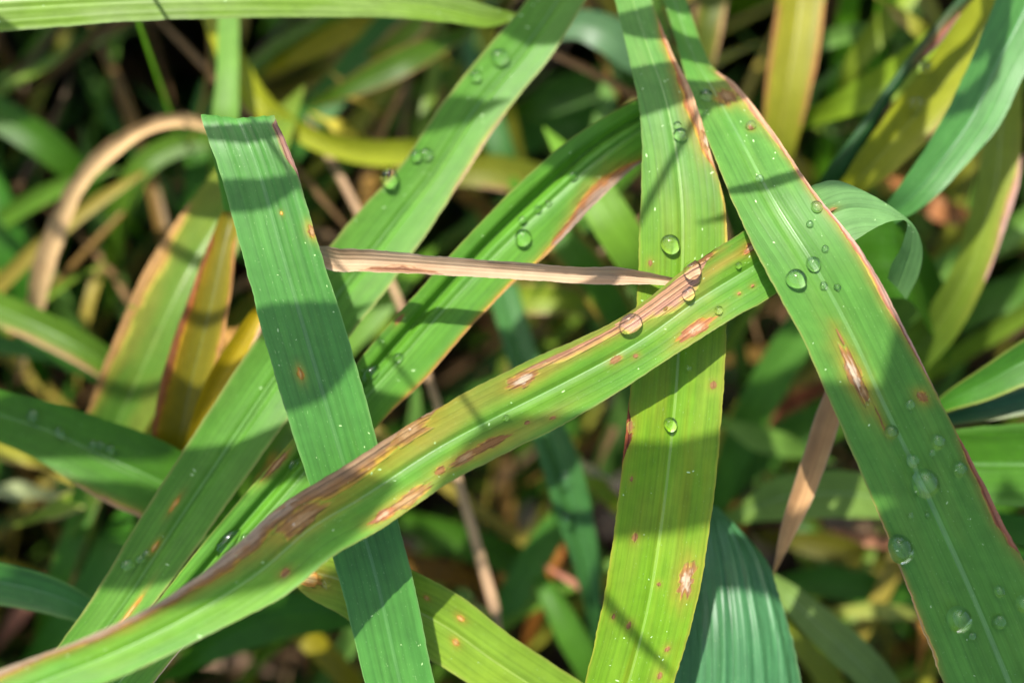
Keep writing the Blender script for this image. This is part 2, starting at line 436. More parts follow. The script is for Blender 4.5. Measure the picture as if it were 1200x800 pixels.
# ------------------------------------------------------------------ the sharp leaves in front
GRN = C3(116, 184, 60); YGR = C3(140, 196, 40); BLU = C3(92, 162, 66)
EDGE = C3(190, 205, 110); TAN = C3(226, 178, 140); BRN = C3(150, 92, 60); ORG = C3(206, 160, 66); PINK = C3(222, 168, 124); GREY = C3(176, 146, 128)

# spotted leaf crossing the picture from the bottom corner to the curl
def spotted_recol(lf, c, s, t, u, w, f):
    px, py, _ = to_px(lf.surf(s, t))
    # yellow flare around the chain of spots
    for (x, y, a, b, st) in ((545, 478, 70, 13, .55), (655, 424, 70, 8, .6), (625, 500, 60, 9, .4), (845, 310, 45, 6, .9), (880, 290, 12, 8, .8), (500, 520, 60, 8, .55), (540, 465, 50, 7, .45)):
        ang = math.atan2(-0.55, 0.83); ca, sa = math.cos(ang), math.sin(ang)
        p = (px - x) * ca + (py - y) * sa; q = -(px - x) * sa + (py - y) * ca
        c = mixc(c, C3(214, 190, 88)[None], st * np.exp(-(p / a) ** 2 - (q / b) ** 2))
    return mixc(c, C3(146, 198, 124)[None], .85 * smooth(.77, .84, f))   # paler bluish colour towards the curled end
A = Leaf('grass_leaf', 'long green leaf with brown spindle spots crossing diagonally from bottom corner to curled end', [
    (-70, 818, 10, 868, .168), (0, 786, 75, 822, .172), (100, 747, 158, 786, .176), (200, 697, 256, 738, .180), (270, 644, 335, 697, .184), (330, 591, 393, 650, .187),
    (400, 547, 447, 619, .190), (490, 491, 533, 561, .193), (560, 452, 602, 526, .195), (620, 422, 662, 496, .196), (700, 386, 738, 450, .197), (740, 364, 778, 424, .1975),
    (800, 317, 840, 384, .1985), (870, 271, 906, 346, .200), (930, 228, 968, 306, .203), (975, 212, 1004, 281, .2045, .203), (1012, 225, 1028, 266, .206, .204), (1050, 247, 1050, 259, .2075, .2055),
    (1072, 267, 1062, 262, .210, .208), (1080, 291, 1055, 288, .213, .211), (1076, 320, 1044, 308, .216, .214), (1062, 350, 1040, 325, .219, .217)],
    GRN, n=420, m=41, cup=0.10, wave=0.03, edge=C3(170, 180, 90), edge_w=0.03, mottle=YGR, mottle_w=0.5, rib=C3(126, 190, 70), rib_w=0.04, seed=3, receiver=True, recol=spotted_recol)
A.margin(-1, (-40, 805), (352, 573), [.26, .26, .36, .46, .55], (C3(200, 174, 142), C3(164, 122, 78), C3(194, 148, 56)), 'greyish dead upper edge of the spotted leaf', taper=(.02, .02))
A.margin(-1, (300, 612), (520, 475), [.35, .62, .5, .45, .25], (C3(186, 150, 112), C3(170, 124, 74), C3(210, 168, 62)), 'wide purplish brown streak along the upper edge', taper=(.2, .2))
A.lesion(352, 608, 70, 26, 'brown', 'large rust brown spot with a pale speck', halo=1.2)
A.lesion(344, 614, 15, 12, 'pale', halo=.2)
A.lesion(478, 506, 62, 24, 'brown', 'brown spot with pale centre on upper edge')
A.lesion(480, 503, 14, 11, 'pale', halo=.2)
A.lesion(612, 445, 46, 17, 'pale', 'eye-shaped spot with white centre and dark rim')
A.margin(-1, (610, 436), (745, 372), [.10, .26, .34, .4], (C3(206, 150, 112), C3(226, 176, 110), C3(216, 190, 90)), 'orange streak leading up to the wet lesion', gap=.18, taper=(.1, .02))
A.margin(-1, (720, 380), (838, 298), [.50, .62, .66, .55, .2], (PINK, C3(222, 165, 135), C3(216, 185, 95)), 'pinkish tan dead patch below the folded edge', gap=.10, taper=(.1, .3))
A.lesion(822, 300, 40, 13, 'dark', halo=.3)
A.lesion(880, 290, 26, 11, 'tan', halo=.6)
A.lesion(815, 386, 56, 15, 'tan', 'reddish elongated spot with pale centre near the lower edge')
A.lesion(812, 388, 18, 9, 'pale', halo=.1)
A.lesion(572, 521, 66, 13, 'dark', 'dark brown elongated spot')
A.lesion(545, 536, 44, 12, 'brown')
A.lesion(516, 551, 16, 11, 'dark', halo=.4)
A.lesion(478, 585, 62, 16, 'brown', 'brown wedge on the lower edge')
A.lesion(450, 603, 44, 12, 'tan', halo=.6)
for (x, y, a, b) in ((722, 421, 18, 10), (745, 417, 8, 6), (780, 362, 8, 5), (866, 344, 6, 5), (882, 335, 6, 4), (618, 495, 8, 5), (648, 489, 10, 5), (334, 671, 16, 11), (975, 246, 14, 5)):
    A.lesion(x, y, a, b, 'dot', halo=.5)
A.build()

# upright leaf under it
def upright_recol(lf, c, s, t, u, w, f):
    return mixc(c, C3(112, 176, 92)[None], 0.75 * smooth(0.52, 0.25, f))
V_ = Leaf('grass_leaf', 'upright yellow-green leaf with dry orange edge running top to bottom under the spotted leaf', [
    (700, -70, 742, -60, .230), (720, 0, 763, 0, .224), (735, 60, 786, 58, .218), (748, 120, 812, 112, .2125), (752, 170, 832, 178, .2095), (750, 250, 850, 246, .2065), (746, 345, 852, 338, .2050), (740, 440, 848, 436, .2040),
    (732, 515, 843, 510, .2030), (722, 600, 834, 596, .2022), (709, 690, 819, 690, .2016), (698, 745, 804, 750, .2014), (684, 806, 782, 818, .201), (662, 890, 750, 900, .201)],
    YGR, n=380, m=41, cup=0.05, wave=0.04, edge=C3(196, 196, 70), edge_w=0.035, mottle=C3(168, 200, 60), mottle_w=.5, gold=.18, rib=C3(176, 208, 96), rib_w=0.04, seed=8, receiver=True, recol=upright_recol)
V_.margin(1, (772, 20), (838, 205), [.16, .22, .3, .42, .3, .16], (C3(224, 178, 130), C3(190, 120, 70), C3(214, 168, 60)), 'dry orange edge', taper=(.1, .15))
V_.lesion(828, 166, 30, 15, 'pale', 'pale spot on the dry edge', halo=.6)
V_.margin(1, (840, 210), (851, 330), [.05, .08, .05], (C3(214, 190, 90), C3(210, 190, 80), C3(190, 190, 70)))
V_.margin(-1, (742, 470), (730, 545), [.08, .14, .1], (C3(160, 84, 50), C3(120, 62, 40), C3(196, 150, 50)), 'dark brown patch on the edge', taper=(.4, .4))
V_.lesion(804, 680, 46, 20, 'pale', 'rusty spot with white centre at the edge')
for (x, y, a, b) in ((744, 629, 13, 9), (737, 732, 10, 7), (719, 722, 8, 5), (836, 451, 11, 9), (772, 684, 6, 5), (782, 760, 9, 7), (738, 500, 16, 9), (773, 791, 10, 7), (740, 561, 7, 4), (762, 308, 9, 6)):
    V_.lesion(x, y, a, b, 'dot', halo=.6)
V_.build()

# broad leaf on the right with most of the drops
R_ = Leaf('grass_leaf', 'broad green leaf with tan edge and many droplets sloping to the lower right corner', [
    (770, -20, 800, -10, .234), (790, 48, 832, 76, .226), (806, 100, 863, 102, .219), (832, 172, 907, 157, .2085), (866, 255, 956, 229, .1995), (900, 325, 1011, 299, .1955), (940, 400, 1059, 386, .1945),
    (975, 480, 1096, 462, .1945), (1010, 560, 1141, 546, .195), (1040, 632, 1174, 612, .1955), (1071, 712, 1212, 684, .1965), (1106, 802, 1252, 772, .198), (1140, 890, 1290, 860, .200)],
    C3(114, 180, 74), n=400, m=41, cup=0.07, wave=0.035, edge=C3(186, 190, 100), edge_w=0.03, mottle=C3(140, 194, 84), mottle_w=.4, rib=C3(146, 196, 110), rib_w=0.055, groove=((-.16, .05, .05), (.18, .04, .04)), seed=14, receiver=True)
R_.margin(1, (836, 82), (962, 238), [.26, .34, .22, .12, .10], (C3(228, 180, 140), C3(206, 150, 110), C3(196, 170, 80)), 'dry tan upper edge', taper=(.03, .02))
R_.margin(1, (955, 228), (1098, 470), [.08, .07, .15, .16, .10, .06, .05], (C3(232, 186, 160), C3(196, 124, 96), C3(206, 180, 80)), 'pinkish dry edge', taper=(.02, .25))
R_.margin(1, (1110, 500), (1195, 650), [.03, .12, .15, .1], (C3(190, 130, 100), C3(176, 104, 76), C3(180, 150, 70)), 'rusty edge', taper=(.2, .1))
R_.margin(-1, (1018, 580), (1100, 790), [.03, .03, .07, .08], (C3(214, 180, 120), C3(210, 170, 90), C3(170, 180, 80)), taper=(.2, .1))
R_.lesion(852, 113, 34, 28, 'brown', 'brown patch near the tip', halo=.8)
R_.lesion(1001, 438, 78, 22, 'pale', 'large spindle spot with whitish centre and red-brown rim')
R_.lesion(1012, 458, 30, 14, 'brown', halo=.2)
R_.lesion(1081, 465, 16, 12, 'dark', 'small dark spot'); R_.lesion(1081, 466, 7, 5, 'pale', halo=.1)
for (x, y, a, b) in ((880, 150, 10, 6), (1030, 486, 30, 4), (985, 395, 24, 5), (1035, 500, 18, 3)): R_.lesion(x, y, a, b, 'dot', halo=.6)
R_.build()

# blue-green leaf on the left, folded over at its top
G_ = Leaf('grass_leaf', 'bluish green ribbed leaf folded over square at its top, standing left of centre', [
    (262, 250, 330, 250, .226), (250, 190, 322, 186, .2125), (240, 150, 321, 148, .2052), (236, 138, 321, 136, .2030), (237, 142, 323, 140, .2012), (247, 170, 334, 163, .2000), (262, 214, 349, 204, .1995), (285, 300, 373, 286, .199),
    (310, 398, 403, 378, .1992), (340, 498, 433, 482, .200), (370, 590, 457, 574, .2010), (399, 682, 483, 672, .2020), (428, 800, 508, 792, .2025), (452, 890, 530, 880, .203)],
    BLU, n=360, m=61, mat=M_BLUE, cup=0.05, wave=0.03, pleat=0.018, edge=C3(140, 190, 100), edge_w=0.025, mottle=C3(104, 172, 72), mottle_w=.5, rib=C3(124, 186, 96), rib_w=.07, seed=21, receiver=True)
G_.margin(1, (322, 140), (352, 215), [.16, .2, .1], (C3(196, 150, 130), C3(170, 120, 100), C3(150, 160, 90)), 'brownish corner', taper=(.1, .4))
G_.lesion(366, 271, 18, 11, 'brown', 'small reddish brown spot', halo=1.0)
G_.lesion(352, 438, 16, 8, 'orange', halo=.8); G_.lesion(330, 250, 5, 4, 'orange', halo=.3); G_.lesion(296, 240, 6, 5, 'orange', halo=.3)
G_.build()

# diagonal leaf under the dry straw
B_ = Leaf('grass_leaf', 'grooved green leaf with brown lower edge sloping under the dry straw', [
    (830, 78, 840, 135, .228), (752, 114, 752, 190, .2225), (692, 147, 698, 238, .2195), (640, 186, 652, 287, .2185), (560, 264, 600, 334, .2180), (500, 330, 547, 388, .2175), (440, 398, 495, 448, .217), (395, 455, 440, 502, .216),
    (340, 518, 390, 568, .214), (250, 622, 318, 650, .2105), (170, 722, 238, 731, .206), (105, 790, 180, 801, .203), (50, 850, 130, 866, .201)],
    C3(116, 186, 54), n=340, m=41, cup=0.05, wave=0.04, groove=((-.42, .13, .30),), edge=C3(176, 190, 90), edge_w=.03, mottle=C3(112, 178, 76), mottle_w=.5, rib=C3(150, 200, 96), rib_w=.04, seed=31, receiver=True)
B_.margin(1, (752, 190), (640, 294), [.14, .42, .5, .3, .14], (C3(190, 160, 136), C3(176, 116, 66), C3(196, 140, 60)), 'brown dead patch on the lower edge', taper=(.02, .1))
B_.margin(1, (655, 283), (440, 500), [.12, .10, .12, .10, .08], (C3(206, 160, 90), C3(196, 150, 60), C3(186, 180, 60)), 'ochre lower edge', taper=(.02, .1))
B_.margin(1, (300, 660), (150, 830), [.05, .06, .05], (C3(236, 214, 180), C3(220, 200, 140), C3(180, 196, 90)), taper=(.02, .1))
B_.lesion(325, 543, 46, 9, 'brown', halo=.5); B_.lesion(178, 770, 20, 7, 'orange', halo=.8); B_.lesion(194, 716, 18, 7, 'orange', halo=.6); B_.lesion(468, 374, 16, 6, 'dot', halo=.3)
B_.build()

# upper diagonal leaf
CL = Leaf('grass_leaf', 'wide green leaf sloping from the top edge to lower left behind the folded leaf', [
    (652, -70, 728, -60, .236), (618, 0, 684, 6, .2335), (575, 52, 650, 62, .232), (520, 120, 590, 138, .230), (470, 195, 543, 210, .2285), (420, 250, 500, 275, .227), (378, 300, 457, 335, .2255), (340, 345, 416, 388, .2245), (308, 388, 376, 440, .2235),
    (240, 490, 318, 520, .220), (170, 600, 248, 618, .2165), (110, 700, 188, 700, .2135), (68, 760, 140, 764, .2115), (10, 850, 80, 856, .209)],
    C3(114, 180, 62), n=340, m=33, cup=0.14, wave=0.06, groove=((.12, .07, .10),), edge=C3(196, 200, 110), edge_w=.05, mottle=C3(132, 190, 76), mottle_w=.5, rib=C3(140, 196, 90), rib_w=.05, seed=41, receiver=True)
CL.margin(1, (600, 118), (520, 240), [.08, .14, .1], (C3(206, 176, 130), C3(190, 176, 100), C3(180, 190, 90)), taper=(.2, .2))
CL.lesion(182, 640, 16, 6, 'orange', halo=.8); CL.lesion(150, 720, 60, 6, 'orange', halo=.9); CL.lesion(205, 590, 26, 5, 'orange', halo=.6)
CL.build()

# dry straw laid across
ST = Leaf('dry_straw', 'pale tan dried blade lying nearly level across the centre', strip([(360, 297, .2115, 18), (384, 302, .2105, 24), (396, 305, .2098, 27), (430, 306, .2092, 26), (480, 309, .2085, 23), (550, 314, .2075, 21), (620, 319, .2065, 20), (680, 323, .2058, 20), (715, 324, .2052, 21), (745, 325, .2043, 17), (770, 328, .2032, 12), (796, 331, .202, 7)]),
    C3(240, 204, 162), n=200, m=17, cat='straw', mat=M_DRY, cup=.45, fold=.2, wave=.4, pleat=.07, mottle=C3(204, 158, 118), mottle_w=.7, edge=C3(244, 216, 182), edge_w=.1, ragged=.09, seed=50, receiver=True)
ST.margin(1, (420, 316), (520, 322), [.3, .7, .3], (C3(140, 90, 62), C3(166, 112, 78), C3(206, 160, 116)), 'darker brown streak', gap=.1, name='stain')
ST.build()

# leaf across the top left
TL = Leaf('grass_leaf', 'pale yellow-green ribbed leaf lying level along the top edge', [
    (-60, -34, -60, 42, .214), (40, -40, 40, 35, .216), (150, -40, 150, 26, .218), (300, -40, 300, 22, .222), (430, -26, 440, 21, .228), (520, -10, 525, 27, .234), (575, 8, 575, 32, .239), (605, 16, 606, 22, .243)],
    C3(150, 192, 66), n=200, m=41, cup=.05, pleat=.02, edge=C3(130, 160, 70), edge_w=.05, mottle=C3(170, 200, 110), mottle_w=.6, rib=C3(186, 206, 120), rib_w=.05, seed=60)
TL.build()

# bright leaf at the bottom, ending under the spotted leaf
LB = Leaf('grass_leaf', 'bright lime leaf with pale midrib emerging at bottom behind the folded leaf', [
    (318, 652, 330, 655, .2125), (345, 640, 352, 690, .2125), (395, 640, 395, 716, .2125), (450, 655, 440, 745, .2125), (490, 670, 480, 760, .2125), (540, 698, 512, 776, .2130), (600, 744, 560, 806, .2135), (680, 797, 640, 860, .214), (750, 850, 700, 915, .215)],
    C3(166, 206, 60), n=200, m=33, cup=.10, wave=.05, edge=C3(190, 205, 90), edge_w=.04, mottle=C3(150, 196, 66), mottle_w=.5, rib=C3(206, 220, 110), rib_w=.04, seed=70, receiver=True)
LB.lesion(361, 676, 44, 26, 'orange', 'orange ring spot under a droplet', halo=1.3)
LB.lesion(540, 724, 12, 8, 'orange', halo=.6); LB.lesion(534, 752, 12, 9, 'orange', halo=.6); LB.lesion(500, 700, 8, 6, 'orange', halo=.4)
LB.build()

# pleated leaf at the bottom
WL = Leaf('grass_leaf', 'pleated bluish leaf bulging upward at the bottom beside the upright leaf', [
    (828, 592, 842, 592, .238), (812, 612, 872, 612, .2295), (802, 650, 902, 644, .2225), (798, 690, 920, 690, .2180), (794, 730, 934, 735, .2150), (786, 790, 946, 790, .2130), (770, 870, 956, 870, .212)],
    C3(84, 148, 90), n=150, m=91, mat=M_SHEEN, cup=-.42, wave=.05, pleat=.05, edge=C3(130, 170, 110), edge_w=.03, mottle=C3(92, 156, 96), mottle_w=.5, seed=80)
WL.build()

# ------------------------------------------------------------------ leaves behind, softly out of focus
def deeper(d):      # the canopy falls away below the sharp leaves
    return d if d < .235 else .235 + (d - .235) * 1.9
def bg(name, label, pts, base, roll=0.0, n=70, m=11, rails=None, **kw):
    if pts is not None:
        a, b, y, z = [np.array(r[:4], float) for r in (pts[0], pts[1], pts[-2], pts[-1])]
        def tip(e, i, g, w): q = e + (e - i) / max(np.hypot(*(e - i)[:2]), 1) * g; return (q[0], q[1], e[2] + .0006 * g * .2, w)
        ga, gz = 1.6 * a[3] + 10, 1.6 * z[3] + 10
        pts = [tuple(r[:3]) + (r[3] * (.84 if r[2] > .25 else 1),) for r in pts]
        pts = [tip(a, b, ga, 1.5), tip(a, b, ga * .45, a[3] * .62)] + [tuple(r[:4]) for r in pts] + [tip(z, y, gz * .45, z[3] * .62), tip(z, y, gz, 1.5)]
        pts = [(r[0], r[1], deeper(r[2])) + tuple(r[3:]) for r in pts]
    if rails is not None: rails = [tuple(r[:4]) + tuple(deeper(v) for v in r[4:]) for r in rails]
    kw.setdefault('cup', .18); kw.setdefault('wave', .08)
    lf = Leaf(name, label, rails or strip(pts, roll), base, n=n, m=m, **kw)
    return lf
BGG = 'leaves behind the sharp ones'
def B1(name, label, pts, base, **kw):
    kw.setdefault('group', BGG)
    mar = kw.pop('margins', ())
    rcv = kw.pop('receiver', False)
    lf = bg(name, label, pts, np.array(base) * ((1, 1, .9) if kw.get('mat') is M_DRY else (.86, .82, .42)), **kw); lf.receiver = rcv  # living leaves behind darkened in colour to stand in for shade
    for (side, p0, p1, w, cols) in mar: lf.margin(side, p0, p1, [v * .7 for v in w], cols, taper=(.05, .05))
    lf.build(); return lf
DT = (C3(206, 168, 122), C3(176, 132, 86), C3(186, 170, 76))
DO = (C3(204, 152, 90), C3(176, 120, 60), C3(196, 170, 56))
YEL = C3(214, 200, 70); OLV = C3(150, 150, 50); DG = C3(84, 150, 70); LG = C3(146, 196, 96); TEA = C3(96, 168, 120); MG = C3(110, 172, 72); TN = C3(220, 172, 128)

# top right
B1('grass_leaf', 'smooth bluish leaf with pointed lower tip in the top right corner', None, C3(104, 180, 116), rails=[(1190, -90, 1275, -30, .232), (1165, 0, 1225, 50, .232), (1140, 62, 1196, 92, .231), (1108, 130, 1168, 150, .230), (1078, 182, 1124, 200, .230), (1050, 222, 1088, 236, .231), (1030, 250, 1046, 262, .234)], mat=M_BLUE, rib=C3(120, 190, 126), n=120)
S2L = B1('grass_leaf', 'olive yellow leaf with brown right edge between the bluish leaf and dark stem', [(1230, -70, .245, 66), (1170, 10, .244, 66), (1120, 80, .243, 64), (1070, 140, .242, 58), (1025, 190, .242, 44), (985, 232, .244, 24)], C3(196, 208, 66), margins=((-1, (1160, 60), (1070, 158), [.1, .5, .4, .2], DT),), rib=C3(190, 200, 80), mottle=C3(190, 200, 60), n=110, receiver=True)
B1('leaf_stem', 'thin dark stem with pinkish dry top slanting across the olive leaf', [(1150, -18, .238, 12), (1122, 10, .2375, 15), (1096, 44, .237, 19), (1070, 72, .237, 14), (1040, 112, .237, 13), (1005, 165, .237, 17), (978, 205, .238, 22), (955, 235, .241, 14)], C3(52, 104, 66), cat='stem', cup=-.5, margins=((-1, (1122, 10), (1078, 62), [.6, 1.5, 1.2], (C3(236, 180, 160), C3(216, 130, 100), C3(190, 130, 90))),))
B1('grass_leaf', 'yellow leaf with tan edges hanging down from the top edge', [(945, -60, .256, 66), (938, 0, .255, 66), (930, 60, .254, 68), (920, 120, .254, 60), (910, 180, .256, 46), (902, 230, .262, 30)], C3(222, 212, 74), base2=C3(160, 170, 50), margins=((1, (908, 0), (892, 150), [.3, .35, .2], DO), (-1, (970, 0), (940, 150), [.2, .25, .2], DO)), rib=YEL, mottle=C3(180, 180, 50))
B1('grass_leaf', 'narrow lit green leaf slanting down from top beside the yellow leaf', [(1090, -50, .262, 34), (1058, 0, .261, 34), (1025, 42, .261, 34), (998, 80, .262, 26), (985, 110, .265, 12)], C3(184, 216, 90))
B1('grass_leaf', 'short bright green leaf piece left of the dark stem', [(1085, 60, .252, 40), (1050, 90, .252, 50), (1015, 110, .252, 48), (985, 124, .254, 34), (930, 146, .262, 20)], C3(174, 216, 76))
B1('grass_leaf', 'small yellow curled leaf with pink tip near the top edge', [(1042, 8, .258, 10), (1060, 22, .257, 20), (1078, 36, .257, 22), (1095, 46, .260, 10)], C3(206, 210, 110), margins=((1, (1044, 12), (1062, 30), [.6, .9, .5], (PINK, PINK, TN)),))
B1('grass_leaf', 'pale blurred leaf at the very top beside the dark stem', [(1066, -30, .266, 24), (1082, 0, .265, 26), (1096, 22, .266, 20), (1104, 40, .27, 8)], C3(206, 206, 140))
B1('grass_leaf', 'dull green and brown leaf hanging behind the top of the upright leaf', [(842, -50, .262, 42), (834, 0, .262, 42), (826, 40, .262, 44), (818, 90, .264, 34), (812, 150, .272, 20)], C3(120, 140, 64), margins=((1, (815, 0), (806, 80), [.4, .5, .4], DT), (-1, (855, 0), (845, 80), [.3, .4, .3], DT)))
B1('grass_leaf', 'yellow-green leaf with pinkish edge at the right edge of picture', [(1178, 90, .246, 36), (1174, 150, .244, 44), (1168, 210, .243, 48), (1152, 270, .243, 44), (1130, 330, .244, 42), (1100, 380, .247, 48), (1060, 425, .252, 54), (1010, 470, .262, 50)], C3(196, 216, 84), base2=C3(110, 160, 60), margins=((-1, (1192, 180), (1150, 330), [.1, .55, .3, .2], (C3(236, 190, 170), C3(210, 150, 120), C3(200, 180, 80))),), rib=C3(190, 210, 90), n=110)
B1('grass_leaf', 'blurred pale green leaf slanting in behind the curled end', [(1230, 235, .262, 30), (1180, 275, .262, 36), (1130, 300, .262, 40), (1090, 330, .263, 44), (1040, 380, .268, 46)], C3(140, 196, 110))
B1('grass_leaf', 'dark green leaf filling the hollow under the curled end', None, C3(76, 140, 34), rails=[(960, 300, 1010, 360, .236), (990, 258, 1040, 350, .233), (1030, 250, 1062, 350, .232), (1062, 262, 1075, 360, .236), (1090, 300, 1090, 390, .246), (1120, 360, 1110, 430, .262)], cup=.05)
B1('dry_leaf', 'orange and pink dead leaf scrap deep beyond the bluish leaf', [(1075, 230, .275, 24), (1100, 245, .273, 34), (1130, 256, .274, 26), (1150, 270, .278, 12)], C3(196, 124, 70), cat='dead leaf', mat=M_DRY, mottle=PINK)
B1('grass_leaf', 'mid green leaf reaching in from right below the yellow-green one', None, C3(88, 160, 66), rails=[(1260, 365, 1260, 440, .222), (1200, 396, 1200, 452, .224), (1160, 424, 1160, 468, .226), (1120, 452, 1118, 480, .229), (1085, 480, 1085, 492, .234)], edge=C3(190, 200, 90), rib=C3(120, 180, 80))
B1('grass_leaf', 'dark bluish leaf underside with yellowish streaks at right edge', None, C3(56, 120, 92), rails=[(1260, 432, 1260, 480, .2275), (1200, 452, 1200, 486, .229), (1150, 468, 1150, 494, .231), (1108, 484, 1106, 500, .234)], mat=M_BLUE, edge=C3(150, 160, 90), edge_w=.2)
B1('grass_leaf', 'level dark green leaf entering from the right behind the broad leaf', None, C3(92, 160, 52), rails=[(1280, 490, 1280, 600, .226), (1200, 495, 1200, 592, .228), (1150, 499, 1150, 588, .229), (1100, 506, 1100, 575, .231), (1040, 520, 1040, 560, .236)], rib=C3(110, 176, 64), edge=C3(130, 190, 80))
B1('grass_leaf', 'lower dark level leaf entering from the right edge', None, C3(80, 148, 56), rails=[(1280, 610, 1280, 650, .240), (1200, 604, 1200, 640, .241), (1150, 596, 1150, 626, .243), (1080, 590, 1080, 612, .248)])
B1('grass_leaf', 'shaded leaf at right edge below the two level leaves', None, C3(76, 150, 60), rails=[(1280, 660, 1280, 720, .250), (1200, 645, 1200, 690, .250), (1140, 632, 1140, 668, .252), (1060, 625, 1060, 640, .258)])
B1('dry_straw', 'bent tan straw coming out from behind the broad leaf', [(1010, 395, .225, 16), (985, 445, .2235, 24), (968, 490, .2225, 30), (952, 540, .2220, 29), (936, 585, .2225, 26), (922, 622, .2235, 18), (914, 648, .225, 10)], C3(236, 184, 132), cat='straw', mat=M_DRY, cup=.3, fold=.2, mottle=C3(190, 128, 84), edge=C3(230, 190, 150), n=110)
B1('grass_leaf', 'pale lit leaf piece lying level behind the bent straw', [(870, 602, .252, 26), (910, 585, .250, 48), (960, 578, .249, 56), (1010, 580, .249, 52), (1060, 590, .252, 40), (1100, 600, .258, 20)], C3(160, 204, 130), rib=C3(170, 210, 140))
B1('grass_leaf', 'blurred green leaf rising behind the gap left of the broad leaf', [(985, 320, .262, 50), (940, 385, .262, 52), (900, 450, .263, 54), (865, 520, .266, 48), (840, 590, .272, 30)], C3(110, 180, 90))
B1('grass_leaf', 'dim green leaf low in the gap beside the upright leaf', [(1000, 470, .270, 40), (940, 500, .270, 46), (880, 540, .272, 46), (830, 600, .276, 34)], C3(100, 166, 70))
B1('grass_leaf', 'small pale green leaf beside the upright leaf above the pleated one', [(860, 500, .262, 20), (885, 512, .261, 34), (915, 520, .261, 34), (945, 530, .264, 16)], C3(150, 206, 120))
B1('dry_leaf', 'reddish dead leaf strip deep between upright and broad leaves', [(830, 520, .275, 22), (880, 500, .274, 24), (930, 470, .275, 22), (985, 440, .28, 14)], C3(170, 96, 60), cat='dead leaf', mat=M_DRY)
B1('grass_leaf', 'pale streaked leaf twisting at the bottom beside the pleated one', [(925, 700, .246, 30), (955, 728, .244, 40), (990, 760, .243, 46), (1025, 795, .244, 42), (1060, 850, .248, 36)], C3(150, 190, 130), rib=C3(170, 206, 140), pleat=.06, m=21, roll=20)
B1('grass_leaf', 'yellow-green leaf behind the streaked one at the bottom', [(930, 745, .256, 26), (955, 775, .255, 32), (980, 810, .256, 34), (1000, 860, .26, 26)], C3(170, 190, 80))
B1('grass_leaf', 'short pale bright leaf bar lying level near the bottom', [(990, 716, .262, 16), (1015, 715, .261, 22), (1045, 716, .261, 22), (1075, 719, .264, 12)], C3(206, 220, 140))
B1('grass_leaf', 'long dark green leaf lying level behind the broad leaf near bottom', [(905, 690, .266, 30), (960, 680, .264, 42), (1020, 690, .264, 46), (1080, 705, .266, 40), (1140, 720, .27, 30)], C3(86, 150, 56))
B1('grass_leaf', 'dark leaf with ochre streak between pleated leaf and broad leaf', [(925, 632, .272, 24), (970, 640, .270, 40), (1020, 650, .270, 40), (1060, 665, .273, 26)], C3(120, 120, 44))
B1('dry_leaf', 'pink-tan dead scrap left of the broad leaf edge', [(1002, 628, .262, 12), (1020, 632, .261, 22), (1042, 636, .262, 14)], C3(206, 140, 104), cat='dead leaf', mat=M_DRY)
B1('dry_leaf', 'small dead orange leaf tip below the broad leaf edge', [(1078, 715, .254, 6), (1082, 740, .253, 13), (1078, 770, .256, 7)], C3(206, 140, 60), cat='dead leaf', mat=M_DRY)
B1('grass_leaf', 'blurred green leaf at right edge above the mid green one', [(1240, 330, .266, 40), (1180, 345, .266, 48), (1120, 370, .268, 46), (1070, 400, .273, 34)], C3(110, 170, 80))

# centre
L27 = B1('grass_leaf', 'folded bluish green leaf hanging in the dark gap under the spotted leaf', None, C3(84, 150, 96), rails=[(572, 340, 606, 332, .262), (594, 420, 628, 408, .257), (616, 490, 654, 480, .253), (637, 555, 680, 543, .251), (654, 610, 694, 602, .251), (673, 665, 702, 656, .252), (686, 715, 704, 710, .254), (694, 750, 702, 748, .257)], mat=M_BLUE, groove=((-.25, .16, .35),), cup=.25, n=120, m=21, rib=C3(120, 186, 126), receiver=True)
B1('grass_leaf', 'green leaf slanting in dark gap at the bottom centre', [(668, 590, .268, 20), (645, 625, .265, 40), (618, 668, .264, 44), (594, 710, .265, 38), (575, 750, .268, 22)], C3(100, 170, 86))
B1('leaf_stem', 'long thin pinkish dry stem leaning through the centre gap', [(372, 160, .262, 11), (405, 220, .259, 11), (440, 290, .256, 10), (478, 380, .253, 10), (508, 460, .251, 10), (530, 540, .2495, 10), (550, 610, .2485, 12), (566, 665, .248, 13), (580, 715, .2475, 13)], C3(240, 200, 158), cat='stem', mat=M_DRY, cup=-.6, n=140, mottle=C3(170, 120, 100))
B1('grass_leaf', 'bright green leaf end tucked between grooved leaf and upright leaf', [(672, 195, .248, 30), (700, 232, .245, 48), (722, 268, .244, 50), (745, 305, .245, 46), (772, 350, .25, 30)], C3(140, 200, 84))
B1('grass_leaf', 'dim leaf with ochre edge under the end of the dry straw', [(620, 235, .262, 30), (655, 275, .260, 52), (690, 320, .259, 56), (720, 365, .260, 50), (745, 420, .265, 34)], C3(96, 160, 50), edge=C3(190, 140, 60), edge_w=.16)
B1('grass_leaf', 'blurred lime leaf with pinkish underside in the gap below the straw', [(575, 352, .268, 26), (610, 350, .265, 42), (650, 350, .264, 44), (690, 356, .265, 34), (720, 362, .27, 16)], C3(180, 210, 84), edge=PINK, edge_w=.12)
B1('grass_leaf', 'pale blurred leaf scrap at the gap beside the upright leaf', [(688, 330, .272, 14), (698, 360, .270, 26), (706, 390, .271, 24), (712, 420, .275, 10)], C3(146, 206, 120))
B1('grass_leaf', 'dark shaded leaf low in the gap under the spotted leaf', [(470, 610, .275, 30), (530, 630, .274, 46), (590, 650, .275, 46), (650, 690, .279, 34)], C3(90, 150, 46))
